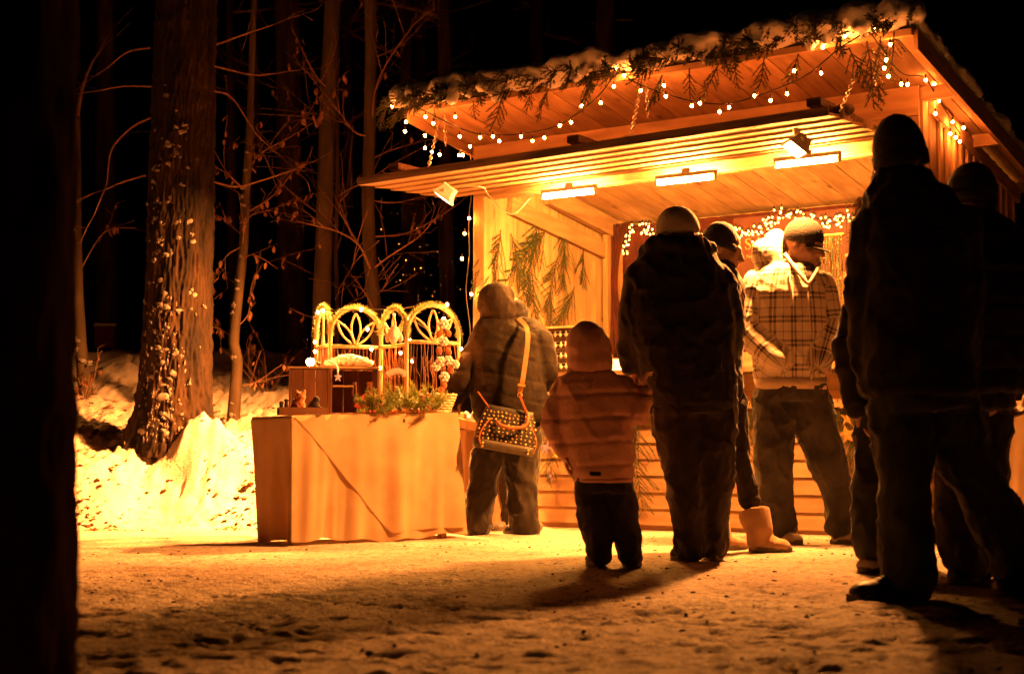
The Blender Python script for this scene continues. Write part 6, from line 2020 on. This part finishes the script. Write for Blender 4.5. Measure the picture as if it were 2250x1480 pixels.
# ---- 5: young person with black hat, auburn hair, tan boots
r5, co, J, Mh, k = person('person', 'person with auburn hair, black knit hat, leggings and tan sheepskin boots', 7.75,
    [(1572, 580, 20, .06), (1568, 615, 48, .10), (1570, 700, 50, .12), (1575, 800, 50, .12), (1580, 870, 48, .12)],
    [[(1608, 625, .03), (1612, 720, 0), (1600, 800, .05)], [(1530, 625, .05), (1520, 720, .05), (1530, 800, .1)]],
    [dict(j=[(1602, 885, 0), (1624, 1010, -.02), (1650, 1105, -.03)], heel=(1648, 1206, -.05), toe=(1738, 1200, -.12), mat=M['suede'], w=.135, h=.115, boot=.082, up=(1656, 1122, -.03), name='boot', hem=False, r=(.098, .066, .052)),
     dict(j=[(1562, 885, .1), (1566, 1010, .1), (1568, 1105, .12)], heel=(1566, 1200, .12), toe=(1640, 1196, .2), mat=M['suede'], w=.11, h=.10, boot=.066, up=(1568, 1115, .12), name='boot', hem=False, r=(.098, .066, .052))],
    dict(c=(1588, 548, 0.0), yaw=-100, pitch=16, s=1.0),
    [(1574, 572, 30, .085), (1568, 605, 56, .12), (1570, 680, 58, .145), (1576, 780, 56, .15), (1580, 860, 54, .15), (1582, 885, 50, .13)],
    None, M['coat_black2'], M['leggings'], arm_r=(.066, .056, .046), leg_r=(.098, .066, .052), seed=6, pelvis=[(1582, 850, 48, .13), (1582, 905, 48, .13)],
    hands=(dict(w=(1600, 808, .06), d=(.2, .4, -.9), n=(-1, 0, 0), side=1),))
me = cap_mesh(J((1580, 535, 0.0)), .100, .108, .120, -0.03, Matrix.Rotation(R(16), 3, 'Y'), cuff=0.035).mesh('hat', None, True)
put(me, 'hat', r5, M['hat_black'])
hair_strands(r5, [J((1590 + 2.5 * q, 578, -.04)) for q in range(9)], 0.20, M['hair_red'], 5, 0.012, (0.12, -.15, -1), 170)
hair_strands(r5, [J((1545 + 2.5 * q, 570, -.07)) for q in range(9)], 0.20, M['hair_red'], 6, 0.012, (-0.05, -.15, -1), 110)

# ---- 6: man in plaid jacket
def hoodlump(mb, J, k):
    mb.ell(J((1688, 565, .06)), (.095, .105, .115), Matrix.Rotation(R(-25), 3, 'Y')); mb.ell(J((1705, 540, .10)), (.075, .09, .10))
    mb.ell(J((1700, 600, .05)), (.12, .13, .06))
r6, co, J, Mh, k = person('person', 'man in a cream plaid hooded jacket and ribbed peaked cap looking down', 8.37,
    [(1738, 585, 22, .07), (1735, 615, 76, .11), (1742, 690, 76, .13), (1742, 780, 72, .12), (1738, 850, 66, .12)],
    [[(1663, 625, .02), (1640, 728, -.02), (1704, 790, -.13)], [(1803, 628, .0), (1824, 728, -.03), (1806, 788, -.12)]],
    [dict(j=[(1700, 880, 0), (1700, 1005, -.05), (1706, 1108, 0)], heel=(1706, 1198, .04), toe=(1758, 1204, -.14), mat=M['shoe_pale'], w=.11, h=.10),
     dict(j=[(1776, 880, 0), (1814, 1005, .0), (1852, 1105, .05)], heel=(1826, 1188, .04), toe=(1896, 1176, .0), mat=M['shoe_pale'], w=.11, h=.11)],
    dict(c=(1766, 540, -.01), yaw=-126, pitch=13, s=1.12),
    [(1736, 582, 40, .10), (1732, 604, 74, .125), (1734, 640, 88, .15), (1740, 700, 92, .165), (1742, 770, 90, .165), (1740, 820, 84, .16), (1738, 838, 78, .15)],
    None, M['plaid'], M['jeans'], arm_r=(.088, .082, .066), leg_r=(.122, .104, .100), crump=0.007, seed=7, extra_coat=hoodlump,
    hands=(dict(w=(1708, 792, -.135), d=(.75, .25, -.6), n=(.3, 1, 0), side=-1, curl=0.3), dict(w=(1808, 790, -.12), d=(-.4, .3, -.8), n=(0, 1, 0), side=1, curl=0.3)),
    pelvis=[(1740, 820, 74, .145), (1738, 880, 74, .145)], voxel=0.010)
# weave coordinates: around / along the torso, around / along each sleeve
me = co.data; v = get_v(me)
ax = J((1740, 700)); ang = np.arctan2(v[:, 1] - ax.y, v[:, 0] - ax.x)
uv = np.stack([ang * 0.19, v[:, 2], np.zeros(len(v))], 1)
for a in ([(1663, 625, .02), (1640, 728, -.02), (1704, 790, -.13)], [(1803, 628, .0), (1824, 728, -.03), (1806, 788, -.12)]):
    pts = [np.array(J(q)) for q in a]; off = 0
    for i in range(2):
        A, B = pts[i], pts[i + 1]; t = B - A; L = np.linalg.norm(t); t = t / L
        s = np.clip((v - A) @ t, 0, L); d = np.linalg.norm(v - (A + s[:, None] * t), axis=1)
        tor = np.hypot((v[:, 0] - ax.x) / 0.225, (v[:, 1] - ax.y) / 0.165)
        near = (d < 0.100) & ((tor > 0.97) | (i == 1) & (d < 0.088))
        q = v - (A + s[:, None] * t); e1 = np.cross(t, [0, 1, 0]); e1 /= np.linalg.norm(e1); e2 = np.cross(t, e1)
        an = np.arctan2(q @ e2, q @ e1)
        uv[near] = np.stack([an * 0.085, off + s, np.zeros(len(v))], 1)[near]
        off += L
attr = me.attributes.new('weave', 'FLOAT_VECTOR', 'POINT'); attr.data.foreach_set('vector', uv.astype(np.float32).ravel())
# ribbed hem, zip, drawstring, lining, collar
hem = [ring(J((x, y)), hw * k, dp, 0, 30) for x, y, hw, dp in ((1738, 832, 82, .158), (1738, 846, 78, .152), (1740, 856, 76, .148))]
me = MB().loft(hem).mesh('hem', None, True); put(me, 'hem', r6, M['cream_rib'])
front = lambda px, py, d=0.0: J((px, py, -0.155 + d))
MB().tube(curve_pts([front(1772, 618, .02), front(1778, 680), front(1782, 760, .0), front(1782, 835, .01)], 6), 0.006, 6).build('zip', M['cream_rib'], r6, True, local=False)
MB().tube(curve_pts([front(1733, 600, .02), front(1738, 635, -.005), front(1741, 670, -.008)], 5), 0.007, 6).build('drawstring', M['cream_rib'], r6, True, local=False)
mb = MB(); mb.ell(J((1768, 592, -.04)), (.062, .07, .05)); mb.ell(J((1778, 612, -.10)), (.035, .05, .045))
me = remesh(mb, 0.009, 3); put(me, 'scarf', r6, M['lining'])
MB().tube(curve_pts([J((1725, 558, -.05)), J((1740, 580, -.11)), J((1760, 605, -.15)), J((1776, 622, -.16)), J((1792, 600, -.14)), J((1802, 578, -.08))], 6), 0.011, 8).build('collar', M['cream_rib'], r6, True, local=False)
Mc = Mh.to_3x3() @ Matrix.Rotation(R(-4), 3, 'X')
cc = Mh @ Vector((0, -.012, .045))
me = cap_mesh(cc, .100, .118, .118, -0.035, Mc).mesh('cap', None, True); put(me, 'cap', r6, M['hat_ribbed'])
vs, fs = [], []
n = 12
for tz in (0.0, 0.008):
    for rr in (0.0, 1.0):
        for q in range(n + 1):
            a = R(35) + R(110) * q / n
            x, y = .098 * math.cos(a), .114 * math.sin(a)
            vs.append(cc + Mc @ Vector((x * (1 + .05 * rr), y + rr * .060 * math.sin((a - R(35)) / R(110) * math.pi), -0.028 - 0.020 * rr + tz)))
m_ = n + 1
for q in range(n):
    fs += [(q, q + 1, m_ + q + 1, m_ + q), (2 * m_ + q + 1, 2 * m_ + q, 3 * m_ + q, 3 * m_ + q + 1), (m_ + q, m_ + q + 1, 3 * m_ + q + 1, 3 * m_ + q), (q + 1, q, 2 * m_ + q, 2 * m_ + q + 1)]
MB().add(vs, fs).build('peak', M['hat_ribbed'], r6, local=False)

# ---- 7: person half hidden with fur-trimmed hood
r7, co, J, Mh, k = person('person', 'person with a pale fur-trimmed hood mostly hidden behind the tall man', 6.5,
    [(1940, 560, 24, .07), (1942, 610, 60, .11), (1945, 700, 64, .13), (1945, 800, 62, .13), (1945, 880, 60, .12)],
    [[(1895, 660, .0), (1868, 760, -.05), (1885, 890, -.02)], [(1995, 640, 0), (2010, 740, 0), (2000, 840, .1)]],
    [dict(j=[(1925, 900, 0), (1915, 1040, 0), (1912, 1150, 0)], heel=(1935, 1222, .02), toe=(1895, 1222, -.10), mat=M['shoe_pale'], w=.11, h=.10),
     dict(j=[(1970, 900, .1), (1985, 1040, .1), (1990, 1150, .12)], heel=(1990, 1228, .1), toe=(1970, 1228, .0), mat=M['shoe_dark'])],
    dict(c=(1945, 515, 0.0), yaw=55, pitch=5, s=1.0),
    [(1940, 548, 40, .10), (1942, 590, 52, .13), (1944, 680, 58, .155), (1946, 780, 58, .16), (1946, 880, 58, .155)],
    None, M['coat_black2'], M['jeans_dark'], arm_r=(.080, .078, .062), leg_r=(.095, .08, .08), seed=9, pelvis=[(1945, 850, 52, .13), (1945, 905, 54, .13)],
    hands=(dict(w=(1893, 925, -.02), d=(.2, .1, -1), n=(1, 0, 0), side=1), dict(w=(2000, 850, .1), d=(0, .6, -.8), n=(-1, 0, 0), side=1)))
mb = MB(); hc = J((1945, 505, 0.02)); mb.ell(hc, (.112, .125, .13)); mb.ell(hc + Vector((0, 0, -.09)), (.115, .12, .06))
me = remesh(mb, 0.011, 4); crumple(me, 0.01, (9, 9, 9), 12); put(me, 'hood', r7, M['coat_black2'])
st_ = [J((1900 - 6 * math.sin(q / 9 * 3.1), 440 + 15 * q, -.02)) for q in range(10)]
hair_strands(r7, st_, 0.055, M['fur'], 21, 0.020, (-.75, -.2, -.25), 420, 0.0016, 'fur_trim')

# ---- 8: person with striped hat behind the tall man
r8, co, J, Mh, k = person('person', 'person in a striped knit hat and green scarf at the right edge', 5.95,
    [(2140, 490, 28, .07), (2160, 540, 100, .12), (2170, 650, 108, .14), (2160, 780, 90, .14), (2148, 870, 78, .13)],
    [[(2075, 570, 0), (2060, 700, 0), (2075, 810, .1)], [(2262, 580, 0), (2290, 700, 0), (2270, 830, .05)]],
    [dict(j=[(2115, 890, 0), (2110, 1060, 0), (2105, 1180, 0)], heel=(2150, 1272, .02), toe=(2090, 1270, -.05), mat=M['shoe_dark'], w=.11, h=.12),
     dict(j=[(2165, 890, .1), (2160, 1050, .12), (2150, 1170, .15)], heel=(2160, 1262, .15), toe=(2120, 1258, .3), mat=M['shoe_dark'])],
    dict(c=(2136, 430, 0.0), yaw=15, s=1.0),
    [(2142, 480, 56, .11), (2152, 515, 92, .135), (2168, 570, 118, .16), (2174, 680, 122, .185), (2168, 790, 108, .185), (2158, 860, 98, .175)],
    None, M['coat_black2'], M['trouser_dark'], arm_r=(.085, .08, .066), leg_r=(.115, .095, .09), quilt=(0.13, 0.012, 0.05, 0.0), seed=11, pelvis=[(2150, 830, 80, .14), (2145, 900, 76, .145)],
    hands=(dict(w=(2075, 822, .1), d=(0, .2, -1), n=(1, 0, 0), side=1), dict(w=(2268, 845, .05), d=(-.3, .2, -1), n=(-1, 0, 0), side=-1, curl=.6)))
me = cap_mesh(J((2134, 422, 0.0)), .100, .110, .125, -0.065, Matrix.Rotation(R(8), 3, 'Y'), cuff=0.05).mesh('hat', None, True); put(me, 'hat', r8, M['hat_striped'])
mb = MB()
for a in range(14):
    t = a / 14 * 6.283; mb.ell(J((2142, 486, 0)) + Vector((.085 * math.cos(t), .085 * math.sin(t), .01 * math.sin(2 * t))), (.04, .04, .038))
me = remesh(mb, 0.01, 3); crumple(me, 0.01, (14, 14, 14), 3); put(me, 'scarf', r8, M['scarf'])

# ---- 9: tall man nearest the camera
def collar9(mb, J, k):
    c = J((1984, 408, 0.0))
    for a in range(12):
        t = a / 12 * 6.283
        mb.ell(c + Vector((0.085 * math.cos(t), 0.085 * math.sin(t), 0.0)), (.035, .035, .060))
r9, co, J, Mh, k = person('person', 'tall man in black jacket and dark jeans nearest the camera', 5.3,
    [(1985, 420, 30, .07), (2005, 470, 100, .12), (2012, 600, 115, .14), (2015, 760, 110, .14), (2018, 870, 108, .13)],
    [[(1925, 500, 0), (1905, 660, .02), (1912, 800, .05)], [(2098, 500, .0), (2118, 660, -.02), (2112, 800, .06)]],
    [dict(j=[(1978, 900, 0), (1990, 1060, -.02), (1992, 1200, 0)], heel=(2040, 1310, .0), toe=(1866, 1310, -.06), mat=M['shoe_dark'], w=.115, h=.115, r=(.120, .100, .097)),
     dict(j=[(2072, 900, .05), (2150, 1070, .1), (2222, 1200, .12)], heel=(2262, 1294, .12), toe=(2190, 1296, .06), mat=M['shoe_dark'], w=.115, h=.115)],
    dict(c=(1974, 350, 0.0), yaw=42, pitch=12, s=1.0),
    [(1985, 395, 58, .12), (1994, 425, 92, .135), (2006, 480, 112, .155), (2012, 580, 122, .18), (2015, 700, 126, .185), (2017, 800, 128, .185), (2018, 862, 130, .18), (2018, 872, 122, .16)],
    None, M['coat_black'], M['jeans_dark'], arm_r=(.088, .082, .066), leg_r=(.122, .104, .098), crump=0.014, seed=13, extra_coat=collar9, pelvis=[(2018, 830, 112, .15), (2022, 900, 112, .15)],
    hands=(dict(w=(1915, 815, .06), d=(.1, .2, -1), n=(1, 0, 0), side=1), dict(w=(2110, 815, .07), d=(0, .2, -1), n=(-1, 0, 0), side=-1)))
me = cap_mesh(J((1977, 338, 0.0)), .096, .106, .150, -0.045, Matrix.Rotation(R(-8), 3, 'Y'), cuff=0.045).mesh('hat', None, True); put(me, 'hat', r9, M['hat_black'])
hair_strands(r9, [J((1935 + 7 * q, 372, -.085 + .004 * abs(q - 6))) for q in range(13)], 0.07, M['hat_black'], 31, 0.010, (0, 0, -1), 120)
